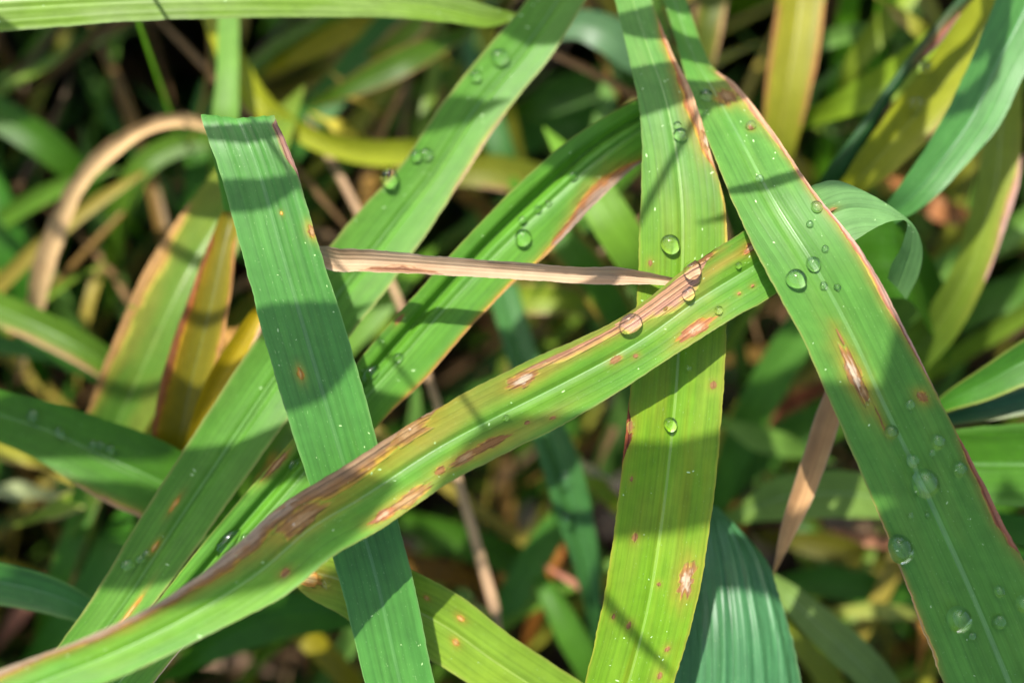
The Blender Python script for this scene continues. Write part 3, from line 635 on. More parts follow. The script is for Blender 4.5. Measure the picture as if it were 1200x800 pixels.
B1('grass_leaf', 'olive leaf deep under the grooved leaf', [(500, 205, .268, 30), (550, 200, .266, 44), (600, 205, .266, 48), (650, 215, .268, 40), (700, 225, .272, 26)], C3(160, 160, 44), base2=C3(130, 150, 50), margins=((1, (560, 222), (640, 232), [.3, .4, .3], DT),))
B1('grass_leaf', 'dark vertical leaf between the two diagonal leaves', [(560, 90, .272, 30), (575, 140, .270, 36), (592, 190, .269, 34), (612, 240, .272, 26)], C3(84, 150, 90))
B1('grass_leaf', 'bluish blurred leaf with wet shine left of the upright leaf top', [(640, 40, .262, 24), (675, 30, .260, 40), (710, 40, .259, 52), (745, 62, .260, 56), (790, 90, .265, 40)], C3(110, 160, 140), mat=M_BLUE)
B1('grass_leaf', 'dark green leaf behind the upright leaf near the top', [(620, 130, .275, 34), (665, 110, .273, 44), (715, 92, .272, 44), (770, 85, .276, 30)], C3(84, 140, 50))
B1('grass_leaf', 'wide dim leaf in the hollow left of the upright leaf', [(600, 175, .284, 36), (640, 150, .282, 50), (690, 140, .282, 50), (740, 150, .286, 40)], C3(90, 160, 80))
B1('grass_leaf', 'small bright yellow-green leaf near dark gap right of hanging leaf', [(672, 545, .262, 14), (690, 560, .26, 24), (712, 580, .26, 24), (735, 600, .263, 14)], C3(160, 196, 70), edge=C3(206, 150, 60), edge_w=.12)
B1('dry_leaf', 'small whitish dead scrap beside the upright leaf in the gap', [(680, 540, .255, 6), (692, 550, .254, 16), (704, 556, .256, 8)], C3(206, 196, 150), cat='dead leaf', mat=M_DRY)
B1('dry_leaf', 'brown-orange dead leaf low behind the hanging leaf', [(655, 620, .275, 24), (648, 660, .274, 30), (636, 700, .275, 26), (620, 740, .279, 14)], C3(190, 120, 44), cat='dead leaf', mat=M_DRY)
B1('grass_leaf', 'ochre and green leaf deep below the folded leaf', [(450, 640, .272, 30), (480, 660, .271, 36), (530, 672, .272, 34), (580, 690, .276, 22)], C3(150, 110, 40))
B1('grass_leaf', 'dim green leaf at bottom between lime leaf and upright leaf', [(640, 690, .262, 26), (665, 735, .26, 40), (690, 780, .26, 40), (715, 840, .264, 30)], C3(96, 160, 60))
B1('dry_straw', 'short pink straw stub low in the centre gap', [(655, 672, .258, 7), (675, 684, .257, 11), (692, 694, .258, 9)], C3(214, 140, 116), cat='straw', mat=M_DRY)

# left
B1('grass_leaf', 'pale green narrow leaf showing above the square fold', [(268, -20, .258, 26), (268, 40, .254, 30), (267, 95, .251, 32), (264, 150, .25, 32), (258, 220, .256, 26)], C3(140, 200, 110))
B1('grass_leaf', 'tan-edged yellowing leaf leaning left of the folded leaf', [(300, 190, .249, 60), (265, 245, .246, 74), (222, 315, .243, 84), (190, 380, .242, 84), (158, 450, .243, 78), (130, 510, .246, 64), (105, 570, .252, 40)], C3(146, 184, 76), base2=C3(110, 172, 66), margins=((1, (230, 240), (110, 490), [.3, .6, .45, .25], (C3(230, 176, 110), C3(220, 170, 90), C3(214, 200, 80))),), rib=C3(170, 196, 90), mottle=C3(200, 190, 80), n=120)
B1('grass_leaf', 'narrow folded leaf with orange-brown edges standing before the yellowing leaf', [(270, 258, .2365, 22), (262, 290, .2355, 32), (250, 345, .2345, 46), (236, 400, .2340, 56), (222, 455, .2345, 60), (210, 515, .236, 54), (196, 580, .241, 40)], C3(150, 146, 44), margins=((1, (255, 275), (190, 520), [.6, .45, .4, .35], (C3(206, 134, 84), C3(190, 110, 50), C3(206, 160, 40))), (-1, (276, 275), (240, 520), [.6, .4, .35, .35], DO)), cup=.5, rib=C3(120, 150, 40), n=120, m=17)
B1('grass_leaf', 'narrow yellow twisted leaf with pale dry tip next to the folded leaf', [(312, 352, .232, 8), (302, 372, .2315, 20), (286, 400, .231, 26), (262, 440, .231, 28), (243, 480, .2315, 26), (226, 525, .234, 18), (212, 560, .238, 10)], C3(214, 190, 40), margins=((-1, (312, 360), (286, 408), [.9, .8, .3], (C3(240, 200, 160), C3(230, 180, 120), C3(220, 190, 60))),), cup=.4)
B1('dry_leaf', 'arched tan dead leaf at upper left', [(250, 150, .258, 14), (215, 141, .256, 20), (175, 150, .255, 20), (128, 180, .254, 26), (96, 214, .254, 22), (76, 252, .255, 28), (54, 310, .257, 30), (42, 365, .260, 22), (30, 410, .266, 12)], C3(244, 204, 152), cat='dead leaf', mat=M_DRY, mottle=C3(206, 156, 104), cup=.5, wave=.5, ragged=.12, n=120)
B1('grass_leaf', 'green leaf with brown lower edge lying level at the left edge', [(-50, 340, .254, 40), (0, 362, .253, 44), (50, 384, .252, 46), (100, 410, .252, 46), (140, 436, .254, 40), (190, 470, .26, 26)], C3(120, 170, 70), margins=((1, (0, 385), (130, 450), [.3, .5, .5, .3], DT),), rib=C3(150, 190, 90))
L35 = B1('grass_leaf', 'green leaf with three droplets sloping from the left edge', [(-70, 462, .238, 54), (0, 486, .236, 58), (60, 506, .235, 70), (120, 534, .2345, 86), (170, 556, .2345, 92), (220, 580, .236, 80), (280, 610, .242, 50)], C3(96, 164, 60), margins=((1, (90, 560), (170, 600), [.1, .2, .2], DT),), rib=C3(130, 186, 80), n=120, m=17, receiver=True)
B1('grass_leaf', 'dark green leaf pointing in from the lower left edge', [(-60, 672, .228, 50), (0, 682, .2275, 50), (45, 692, .2275, 46), (85, 706, .228, 38), (115, 722, .2295, 26), (150, 742, .234, 12)], C3(76, 150, 76), mat=M_BLUE, edge=C3(130, 180, 80), rib=C3(100, 170, 86), n=110)
B1('grass_leaf', 'yellow-green leaf twisting down from the top left edge', [(248, 8, .262, 30), (262, 45, .259, 34), (280, 85, .257, 38), (305, 122, .256, 36), (345, 152, .257, 28), (390, 172, .258, 30), (440, 180, .260, 36), (490, 178, .263, 34), (540, 170, .27, 20)], C3(216, 220, 60), base2=C3(190, 206, 56), cup=.3, n=120, rib=C3(200, 205, 60))
B1('grass_leaf', 'deep green blurred leaf slanting between the top and folded leaf', [(465, 20, .272, 40), (430, 65, .270, 48), (395, 105, .269, 46), (355, 150, .269, 50), (320, 200, .274, 40)], C3(90, 160, 90))
B1('grass_leaf', 'blurred yellow leaf scrap just under the top leaf', [(340, 70, .278, 20), (375, 52, .276, 32), (410, 35, .275, 34), (440, 20, .277, 26)], C3(206, 196, 50))
B1('grass_leaf', 'bright green scrap with pinkish brown end near the top', [(450, 60, .268, 26), (468, 46, .267, 36), (485, 32, .267, 34), (500, 10, .27, 24)], C3(150, 190, 70), edge=C3(220, 160, 120), edge_w=.25)
B1('grass_leaf', 'dark leaf with thin brown edge reaching toward the upper diagonal leaf', [(395, 110, .262, 20), (435, 92, .261, 36), (475, 72, .261, 40), (520, 50, .264, 26)], C3(96, 140, 46), edge=C3(190, 140, 80))
B1('dry_leaf', 'small yellow dead leaf scrap in the upper gap', [(405, 100, .266, 10), (414, 108, .265, 22), (424, 116, .266, 12)], C3(236, 206, 90), cat='dead leaf', mat=M_DRY)
B1('dry_leaf', 'round yellow leaf tip just above the yellow-green twisting leaf', [(384, 142, .264, 8), (396, 148, .2635, 20), (410, 154, .265, 10)], C3(226, 210, 70), cat='dead leaf', mat=M_DRY)
B1('grass_leaf', 'arched green leaf below the tan dead leaf at upper left', [(250, 165, .268, 26), (205, 172, .267, 34), (168, 195, .266, 36), (146, 235, .267, 36), (135, 280, .270, 30), (130, 330, .278, 20)], C3(110, 160, 56))
B1('grass_leaf', 'dark green leaf slanting at the upper left edge', [(-40, 110, .270, 36), (10, 140, .268, 46), (55, 170, .268, 46), (100, 210, .271, 36), (140, 250, .276, 20)], C3(86, 146, 40))
B1('grass_leaf', 'shaded leaf along the left edge under the slanting one', [(-10, 215, .274, 40), (5, 270, .273, 52), (20, 330, .274, 50), (38, 400, .278, 34)], C3(76, 150, 50))
B1('grass_leaf', 'dim vertical leaf behind the folded leaf top', [(235, 150, .272, 30), (232, 200, .271, 36), (228, 250, .272, 34), (220, 310, .276, 24)], C3(90, 160, 56))
B1('grass_leaf', 'yellow and lime leaf scrap at the left edge under the droplet leaf', [(-20, 520, .252, 18), (10, 527, .251, 34), (38, 533, .251, 34), (70, 545, .254, 22)], C3(206, 206, 96), edge=C3(226, 190, 110), edge_w=.2)
B1('grass_leaf', 'short lime leaf with tan tip lower left', [(46, 604, .256, 14), (66, 596, .255, 28), (92, 584, .255, 30), (120, 575, .257, 20)], C3(170, 206, 90), edge=C3(226, 190, 140), edge_w=.12)
B1('dry_leaf', 'pale greyish dead scrap at the left edge', [(0, 575, .265, 16), (22, 574, .264, 26), (46, 577, .266, 16)], C3(196, 206, 150), cat='dead leaf', mat=M_DRY)
B1('grass_leaf', 'dim upright leaf at lower left below the lime scrap', [(110, 570, .262, 30), (90, 620, .260, 36), (72, 670, .260, 38), (55, 730, .264, 30), (40, 800, .272, 18)], C3(90, 160, 50), edge=C3(150, 130, 60))
B1('grass_leaf', 'green leaf corner at far lower left behind the dark pointed leaf', [(130, 640, .258, 40), (105, 690, .257, 44), (70, 740, .258, 42), (30, 790, .262, 30)], C3(80, 150, 56))
B1('grass_leaf', 'dark leaf under the spotted leaf at bottom left of centre', [(230, 770, .252, 30), (280, 738, .250, 50), (330, 720, .249, 54), (390, 715, .250, 44), (450, 716, .254, 26)], C3(80, 150, 46))
B1('grass_leaf', 'yellowish leaf slanting at the bottom behind the folded leaf', [(330, 715, .262, 30), (365, 750, .260, 34), (400, 785, .260, 34), (430, 830, .263, 28)], C3(186, 176, 44))
B1('dry_leaf', 'tan dead scrap on the soil at the bottom', [(232, 772, .30, 16), (262, 770, .298, 28), (292, 778, .299, 20)], C3(196, 160, 136), cat='dead leaf', mat=M_DRY)
B1('dry_leaf', 'reddish dead leaf bit at the lower left edge', [(8, 740, .285, 14), (22, 720, .284, 22), (36, 700, .286, 14)], C3(206, 140, 116), cat='dead leaf', mat=M_DRY)
B1('dry_leaf', 'orange dead leaf tip left of the yellow twisted leaf', [(258, 408, .244, 8), (268, 396, .243, 22), (280, 388, .245, 10)], C3(240, 180, 100), cat='dead leaf', mat=M_DRY)
B1('grass_leaf', 'yellow leaf base glimpsed beneath the droplet leaf', [(60, 545, .262, 14), (85, 556, .261, 24), (115, 566, .262, 16)], C3(206, 190, 80))
B1('grass_leaf', 'narrow dim leaf under the level leaf at the left edge', [(-40, 400, .262, 22), (10, 405, .261, 26), (60, 415, .261, 24), (110, 440, .265, 14)], C3(96, 166, 90))
B1('grass_leaf', 'orange-green leaf deep beside the orange-edged folded leaf', [(170, 500, .262, 20), (185, 470, .261, 26), (200, 430, .262, 22)], C3(206, 150, 50))
B1('grass_leaf', 'green leaf running behind the folded leaf toward the straw', [(470, 330, .262, 30), (430, 370, .26, 46), (380, 420, .26, 50), (330, 480, .262, 44), (290, 560, .268, 30)], C3(130, 190, 80))

# ------------------------------------------------------------------ where shade falls and where the droplets sit
OVER_LIST = [   # rows: points (x, y, width) of the shade in the photo, how far above, depth of the leaf it falls on
    ([(200, 252, 26), (230, 245, 26), (300, 232, 30), (380, 205, 26)], .085, .2), ([(210, 160, 16), (240, 158, 16), (300, 150, 22), (360, 148, 26)], .08, .2),
    ([(230, 455, 70), (270, 445, 80), (360, 412, 85), (460, 375, 30)], .10, .2),
    ([(900, 8, 30), (820, 12, 44), (760, 18, 50), (690, 22, 30)], .075, .22), ([(900, 66, 20), (840, 74, 24), (770, 83, 27), (690, 88, 16)], .08, .215),
    ([(1240, 530, 90), (1100, 545, 100), (890, 547, 90), (790, 556, 84), (690, 566, 90), (600, 590, 100), (520, 630, 30)], .15, .200), ([(640, 610, 7), (680, 660, 12), (740, 735, 14), (800, 800, 10)], .13, .2),
    ([(1060, 165, 12), (980, 182, 12), (890, 202, 16), (810, 220, 10)], .09, .2),
    ([(1290, 640, 90), (1180, 610, 130), (1112, 520, 140), (1082, 420, 118), (1055, 352, 30)], .175, .195),  # broad unseen blades added from here on to shade the lower right
    ([(1240, 690, 130), (1190, 690, 130), (1060, 690, 150), (950, 696, 80)], .17, .195), ([(1240, 860, 120), (1232, 620, 130), (1228, 440, 90), (1220, 380, 20)], .17, .195),
    ([(1240, 800, 110), (1200, 800, 110), (1080, 800, 130), (960, 800, 60)], .175, .195),
    ([(60, 735, 60), (110, 715, 80), (220, 660, 105), (350, 580, 105), (450, 522, 40)], .15, .184),
    ([(80, 660, 70), (140, 650, 90), (240, 622, 90), (310, 605, 30)], .12, .218),
    ([(760, 6, 40), (720, 10, 40), (640, 25, 56), (570, 40, 20)], .075, .233), ([(430, 165, 20), (470, 158, 26), (540, 130, 26), (600, 118, 10)], .085, .23),
    ([(820, 130, 40), (780, 142, 50), (690, 168, 56), (620, 196, 16)], .085, .219),
    ([(-60, 300, 80), (60, 292, 90), (160, 282, 30)], .10, .2), ([(-60, 440, 80), (60, 450, 80), (170, 470, 20)], .11, .2),
    ([(730, 250, 10), (690, 318, 36), (640, 362, 44), (590, 398, 14)], .10, .2),  # last rows: unseen blades added to darken the gaps between leaves
]
# unseen leaves added beyond the picture's top: they keep the hollow under the sharp leaves dark
OVER_LIST += [([(1150, 450 + 34 * i - 12, 40), (900, 452 + 34 * i, 42), (640, 458 + 34 * i, 42), (380, 470 + 34 * i, 20)] if i % 2 else [(-60, 470 + 34 * i, 40), (250, 462 + 34 * i, 42), (560, 452 + 34 * i, 42), (820, 446 + 34 * i, 20)], .004 * (i % 3), .56) for i in range(11)]
DROPS = [
    (A, 810, 316, 11, 'round droplet on the pinkish dead patch of the spotted leaf, nearer the broad leaf'),
    (A, 738, 379, 12, 'flattened droplet at the lower end of the pinkish patch on the spotted leaf', 1, 1.15),
    (A, 806, 344, 8, 'clear droplet just below the pinkish patch on the spotted leaf'),
    (A, 865, 311, 4, 'tiny droplet on the spotted leaf close to the broad leaf'),
    (A, 842, 364, 5, 'tiny droplet at the end of the reddish spot on the spotted leaf lower edge'),
    (A, 593, 490, 4, 'lone tiny droplet in the middle of the spotted leaf'),
    (LB, 362, 676, 11, 'amber-looking droplet on the orange ring spot of the lime leaf', 1),
    (LB, 382, 684, 6, 'small flat droplet next to the amber-looking one on the lime leaf', 2),
    (V_, 785, 287, 11.5, 'bright green round droplet on the upright leaf above the straw end'),
    (V_, 797, 159, 8, 'lower of two touching droplets high on the upright leaf'),
    (V_, 794, 148, 5, 'upper and smaller of two touching droplets high on the upright leaf'),
    (V_, 784, 497, 8.5, 'round droplet on the upright leaf in the shade below the spotted leaf'),
    (V_, 807, 432, 4.5, 'tiny droplet on the upright leaf just under the spotted leaf shadow'),
    (R_, 932, 328, 12, 'large round droplet near the left edge of the sunlit broad leaf'),
    (R_, 953, 310, 9, 'oval droplet next to the large one on the sunlit broad leaf midrib', 1),
    (R_, 957, 243, 7, 'droplet at the dry tan edge of the broad leaf by the curled leaf', 1),
    (R_, 890, 210, 5.5, 'small droplet on the upper broad leaf in the faint shadow band', 2),
    (R_, 880, 148, 7, 'soft droplet beside the tan edge near the broad leaf top', 2),
    (R_, 827, 114, 8, 'glinting droplet where upright and broad leaves meet near the top'),
    (R_, 965, 335, 5, 'left of two tiny droplets below the oval one on the broad leaf', 2),
    (R_, 981, 337, 4.5, 'right of two tiny droplets below the oval one on the broad leaf', 2),
    (R_, 949, 263, 4.5, 'faint small droplet on the broad leaf below the edge droplet', 2),
    (R_, 967, 292, 4.5, 'faint small droplet above the oval one on the broad leaf', 2),
    (R_, 1066, 474, 6.5, 'green-looking small droplet left of the small dark spot on the broad leaf', 2),
    (R_, 1044, 505, 8.5, 'pale droplet on the broad leaf midrib below the large spindle spot', 3),
    (R_, 1098, 516, 9, 'bluish white droplet near the right edge of the shaded broad leaf', 3),
    (R_, 1070, 538, 8, 'small droplet just above the biggest one on the shaded broad leaf', 3),
    (R_, 1078, 566, 16.5, 'biggest pale droplet in the middle of the shaded broad leaf', 3),
    (R_, 1124, 548, 9, 'pale droplet at the right edge of the shaded broad leaf', 3),
    (R_, 1092, 531, 4.5, 'tiny droplet between the bluish white and the biggest droplets', 2),
    (R_, 1051, 641, 15, 'heavy pear-shaped droplet hanging on the left edge of the broad leaf', 3, 1.15),
    (R_, 1120, 722, 15, 'soft large droplet on the midrib low on the broad leaf', 3),
    (R_, 1170, 691, 7, 'small droplet upper of two near the lower right corner', 3),
    (R_, 1171, 728, 9, 'flat oval droplet lower of two near the lower right corner', 2),
    (R_, 1198, 705, 10, 'droplet cut by the right edge of the picture', 3),
    (R_, 1139, 745, 5.5, 'small droplet just below the soft large one low on the broad leaf', 2),
    (R_, 1067, 604, 4, 'tiny droplet left of two below the biggest droplet', 2),
    (R_, 1086, 603, 3.5, 'tiny droplet right of two below the biggest droplet', 2),
    (B_, 613, 279, 10, 'bluish droplet on the grooved leaf just above the dry straw'),
    (B_, 437, 440, 11, 'clear oval droplet on the grooved leaf beside the folded leaf edge', 0, 1.2),
    (B_, 467, 419, 6, 'flat pale droplet up the grooved leaf from the oval one', 2),
    (B_, 672, 206, 5, 'highest tiny droplet of a row on the grooved leaf', 2),
    (B_, 643, 239, 4, 'middle tiny droplet of the row on the grooved leaf', 2),
    (B_, 630, 245, 4.5, 'glinting tiny droplet of the row on the grooved leaf', 2),
    (B_, 612, 258, 5, 'lowest tiny droplet of the row above the bluish one', 2),
    (B_, 266, 634, 14, 'long shaded droplet in the groove left of the spotted leaf', 1, 1.3),
    (B_, 343, 543, 8, 'dark droplet in the groove touching the folded leaf', 1),
    (B_, 288, 630, 6, 'small flat droplet between the long shaded one and spotted leaf', 2),
    (CL, 557, 90, 7, 'glinting droplet on the upper diagonal leaf near the top', 1),
    (CL, 487, 183, 7, 'bright glinting droplet halfway along the upper diagonal leaf', 1),
    (CL, 500, 181, 8, 'flat soft droplet next to the glinting one on the upper diagonal leaf', 2),
    (CL, 448, 203, 11, 'hanging dark droplet on the left edge of the upper diagonal leaf'),
    (CL, 586, 68, 11, 'soft blurred droplet close to the top on the upper diagonal leaf', 2),
    (CL, 165, 655, 6, 'golden glint droplet low on the wide leaf at left', 2),
    (CL, 172, 648, 5, 'small droplet beside the golden glint on the wide leaf at left', 2),
    (CL, 150, 662, 8, 'dim oval droplet low on the wide leaf at left', 2),
    (L35, 110, 521, 5.5, 'leftmost of three white droplets on the leaf at left', 2),
    (L35, 120, 522, 5.5, 'middle of three white droplets on the leaf at left', 2),
    (L35, 131, 527, 6.5, 'largest and lowest of three white droplets on the leaf at left', 1),
    (L35, 40, 488, 8, 'faint blurred droplet on the leaf at left edge', 2),
    (L35, 72, 508, 8, 'faint blurred droplet left of the three white ones', 2),
    (L27, 664, 608, 9, 'wet white droplet in the fold of the hanging bluish leaf', 1),
    (L27, 662, 562, 10, 'dull droplet above the white one on the hanging bluish leaf', 2),
    (S2L, 1078, 78, 10, 'upper blurred droplet on the olive yellow leaf', 2),
    (S2L, 1072, 122, 10, 'lower blurred droplet on the olive yellow leaf', 2),
]

# ------------------------------------------------------------------ undergrowth and surroundings
def ribbons_mesh(name, blades, mat, m=5):
    """many blades joined: each (points kx3, half widths k, side vectors kx3, colour)"""
    Vs, Fs, Cs, Us = [], [], [], []; off = 0
    tt = np.linspace(-1, 1, m)
    for (p, hw, sd, c0, c1) in blades:
        k = len(p); T = nrm(np.gradient(p, axis=0)); S = nrm(sd - T * np.einsum('ij,ij->i', sd, T)[:, None]); N = np.cross(S, T)
        v = p[:, None] + S[:, None] * (hw[:, None] * tt[None])[..., None] + N[:, None] * (0.25 * hw[:, None] * tt[None] ** 2)[..., None]
        Vs.append(v.reshape(-1, 3)); Fs.append(grid_faces(k, m) + off); off += k * m
        f = np.repeat(np.linspace(0, 1, k), m)[:, None]
        Cs.append((c0 * (1 - f) + c1 * f) * (0.85 + 0.3 * RNG.random()))
        u = np.concatenate([[0], np.cumsum(np.linalg.norm(np.diff(p, axis=0), axis=1))])
        Us.append(np.stack([np.repeat(u, m), (hw[:, None] * tt[None]).ravel()], 1))
    return make_mesh(name, np.concatenate(Vs), np.concatenate(Fs), np.concatenate(Cs), np.concatenate(Us), mat)

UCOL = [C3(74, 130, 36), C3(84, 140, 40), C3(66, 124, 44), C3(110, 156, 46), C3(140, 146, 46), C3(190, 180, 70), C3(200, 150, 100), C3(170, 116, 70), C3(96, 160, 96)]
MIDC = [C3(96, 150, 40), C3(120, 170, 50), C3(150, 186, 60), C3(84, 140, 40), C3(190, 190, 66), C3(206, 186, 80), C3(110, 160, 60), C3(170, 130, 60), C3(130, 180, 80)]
UCOL = [c * .6 for c in UCOL]; MIDC = [c * .95 for c in MIDC]  # undergrowth colours scaled down to stand in for deep shade
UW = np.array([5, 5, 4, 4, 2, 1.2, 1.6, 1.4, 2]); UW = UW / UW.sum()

def low_blade(cx, cy, zmax, length, wid):
    az = RNG.uniform(0, 2 * np.pi) if RNG.random() < .35 else RNG.choice([0.9, 2.3, 1.5, 0.2]) + RNG.normal(0, .35) + (np.pi if RNG.random() < .5 else 0)
    k = 12; f = np.linspace(0, 1, k); d = np.array((math.cos(az), math.sin(az)))
    x = cx + d[0] * (f - .5) * length + RNG.normal(0, .012) * np.sin(f * 3); y = cy + d[1] * (f - .5) * length + RNG.normal(0, .012) * np.sin(f * 3)
    z0 = zmax * RNG.uniform(.35, 1.0); z = 0.004 + z0 * (np.sin(np.pi * np.clip(f * RNG.uniform(.55, .95) + .05, 0, 1)) ** 1.2)
    hw = wid / 2 * np.clip(np.minimum(1, 6 * (1.02 - f)) * np.minimum(1, .35 + 5 * f), .05, 1)
    ro = RNG.normal(0, .5); sd = np.stack([np.full(k, -d[1] * math.cos(ro)), np.full(k, d[0] * math.cos(ro)), np.full(k, math.sin(ro)) + .25 * np.sin(f * 4 + ro)], 1)
    i = RNG.choice(len(UCOL), p=UW); j = i if RNG.random() < .75 else RNG.choice(len(UCOL), p=UW)
    return (np.stack([x, y, z], 1), hw, sd, UCOL[i], UCOL[j])

blades = []
for _ in range(420):
    blades.append(low_blade(RNG.uniform(-.36, .36), RNG.uniform(-.36, .46), .20, RNG.uniform(.07, .2), RNG.uniform(.004, .0105)))
for _ in range(150):      # thin leaning dry stems
    b = low_blade(RNG.uniform(-.36, .36), RNG.uniform(-.36, .46), .22, RNG.uniform(.08, .2), RNG.uniform(.0012, .003))
    c = C3(200, 150, 100) * RNG.uniform(.2, .6); blades.append((b[0], b[1], b[2], c, c * .8))
for q_ in range(430):     # thin crossing blades and stalks in the middle distance below the sharp leaves
    x0, y0 = RNG.uniform(-150, 1350), RNG.uniform(-150, 950); d0 = RNG.uniform(.285, .43)
    a_ = RNG.choice([-.9, -1.2, .9, 1.3, -.5, 2.2]) + RNG.normal(0, .3); ln_ = RNG.uniform(90, 260); k_ = 12; f_ = np.linspace(-1, 1, k_)
    bend = RNG.normal(0, 26)
    pts_ = P(x0 + math.cos(a_) * ln_ * f_ - math.sin(a_) * bend * f_ ** 2, y0 + math.sin(a_) * ln_ * f_ + math.cos(a_) * bend * f_ ** 2, d0 + RNG.normal(0, .02) * f_ + .015 * f_ ** 2)
    stalk = RNG.random() < .33
    w_ = RNG.uniform(.0012, .0026) if stalk else RNG.uniform(.0022, .0056)
    hw_ = w_ / 2 * np.clip(np.minimum(1, 2.2 * (1.02 - np.abs(f_))) , .08, 1)
    i_ = RNG.choice(len(MIDC)) if not stalk else 0
    c_ = C3(214, 168, 116) * RNG.uniform(.25, .8) if stalk else MIDC[i_]
    sd_ = np.repeat((nrm(pts_[-1] - pts_[0])[None]), k_, 0); sd_ = np.cross(sd_, np.repeat(BACK[None] + .5 * RNG.normal(0, 1, 3)[None], k_, 0))
    blades.append((pts_, hw_, sd_, c_, c_ * RNG.uniform(.7, 1.2)))
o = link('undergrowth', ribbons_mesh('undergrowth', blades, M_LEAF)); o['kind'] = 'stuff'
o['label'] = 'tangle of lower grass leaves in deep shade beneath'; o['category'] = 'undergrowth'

lit = []
for _ in range(420):
    b = low_blade(RNG.uniform(-.32, .32), RNG.uniform(-.28, .32), .012, RNG.uniform(.015, .07), RNG.uniform(.002, .009))
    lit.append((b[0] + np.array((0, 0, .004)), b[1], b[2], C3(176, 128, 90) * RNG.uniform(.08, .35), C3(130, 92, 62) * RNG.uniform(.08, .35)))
o = link('plant_litter', ribbons_mesh('plant_litter', lit, M_DRY)); o['kind'] = 'stuff'
o['label'] = 'dead brown leaf bits lying on the dark soil'; o['category'] = 'litter'

# the crop goes on all round the picture: clumps of tall arching leaves
def arch(x, y, az, h, reach, wid, c):
    k = 14; f = np.linspace(0, 1, k); d = np.array((math.cos(az), math.sin(az), 0.0))
    p = np.array((x, y, 0.0))[None] + d[None] * (reach * f ** 1.7)[:, None]
    p[:, 2] = h * (np.sin(f * 2.15) / 1.0) * (1 - .18 * f)
    hw = wid / 2 * np.clip(np.minimum(1, 3.2 * (1.01 - f)) * (.45 + .55 * np.minimum(1, 3 * f)), .03, 1)
    sd = np.repeat(np.array((-d[1], d[0], RNG.normal(0, .3)))[None], k, 0)
    return (p, hw, sd, c, c * 1.1)
tall = []
while len(tall) < 2600:
    r = 0.42 + 1.9 * RNG.random() ** 1.3; a = RNG.uniform(0, 2 * np.pi); x, y = r * math.cos(a), r * math.sin(a) * 1.0 - .02
    for _ in range(4):
        az = RNG.uniform(0, 2 * np.pi); reach = RNG.uniform(.08, .26)
        ex, ey = x + reach * math.cos(az), y + reach * math.sin(az)
        if math.hypot(ex, ey) < .36: continue
        tall.append(arch(x, y, az, RNG.uniform(.46, .64), reach, RNG.uniform(.009, .017), UCOL[RNG.choice(6, p=[.25, .3, .15, .2, .07, .03])]))

near = []  # dense unseen leaves added to keep skylight out of the hollow
while len(near) < 4200:
    r = .62 * math.sqrt(RNG.random()); an = RNG.uniform(0, 2 * np.pi); x, y = r * math.cos(an), r * math.sin(an) + .02
    az = RNG.uniform(0, 2 * np.pi); reach = RNG.uniform(.04, .15)
    b = arch(x, y, az, RNG.uniform(.26, .49), reach, RNG.uniform(.008, .016), UCOL[RNG.choice(6, p=[.25, .3, .15, .2, .07, .03])])
    px, py, pd = to_px(b[0])
    if np.any((px > -60) & (px < 1260) & (py > -60) & (py < 860)) or b[0][:, 2].max() > .485: continue
    near.append(b)
tall += near
# loose leaves added just outside the picture: they keep the sun off the soil
low = []
while len(low) < 2200:
    x, y = RNG.uniform(-.48, .45), RNG.uniform(-.12, .55); z = RNG.uniform(.12, .40 if x > -.06 else .45)
    az = RNG.uniform(0, 2 * np.pi); ln = RNG.uniform(.10, .22); k = 12; f = np.linspace(0, 1, k)
    q = np.stack([x + math.cos(az) * (f - .5) * ln, y + math.sin(az) * (f - .5) * ln, z - .03 * (2 * f - 1) ** 2 + .02 * np.sin(f * 5 + az)], 1)
    px, py, pd = to_px(q)
    if np.any((px > -50) & (px < 1250) & (py > -50) & (py < 850)) or q[:, 2].min() < .01: continue
    hw = RNG.uniform(.010, .017) / 2 * np.clip(np.minimum(1, 4 * (1.02 - f)) * np.minimum(1, .4 + 4 * f), .05, 1)
    sd = np.repeat(np.array((-math.sin(az), math.cos(az), RNG.normal(0, .35)))[None], k, 0); c = UCOL[RNG.choice(6, p=[.25, .3, .15, .2, .07, .03])]
    low.append((q, hw, sd, c, c))
tall += low

# taller unseen leaves, some added only for their shade, which falls across the leaves in view
def over(shadow, lift, dep=.2, c=None):
    """blade whose shade on the plane 0.2 m from the camera runs through photo points (x, y, width px)"""
    c = GRN if c is None else c
    s = np.array(shadow, float); s[-1, 2] = 1.0
    p = P(s[:, 0], s[:, 1], np.full(len(s), dep)) + SUN[None] * (lift + dep - .2)
    q = spline(np.concatenate([p, s[:, 2:3] * dep / F_PX / 2], 1), 40)
    pts, hw = q[:, :3], np.abs(q[:, 3])
    # carry the base on in its own line beyond the picture, then down to the soil
    d = nrm(pts[0] - pts[5]); d = nrm(d * np.array((1, 1, .15)))
    tail = np.stack([pts[0] + d * (.13 * g + .10 * max(0, g - .45)) + np.array((0, 0, -(pts[0][2]) * smooth(.35, 1.0, g))) for g in np.linspace(.04, 1, 18)])[::-1]
    pp = np.concatenate([tail, pts]); hh = np.concatenate([np.full(18, hw[0]) * np.linspace(.6, 1, 18), hw])
    sm = pp.copy()
    for _ in range(3): sm[1:-1] = .25 * sm[:-2] + .5 * sm[1:-1] + .25 * sm[2:]
    T = nrm(np.gradient(sm, axis=0)); sd = np.cross(T, np.repeat(SUNN[None], len(sm), 0))
    return (sm, hh, sd, c, c)
OVER = []
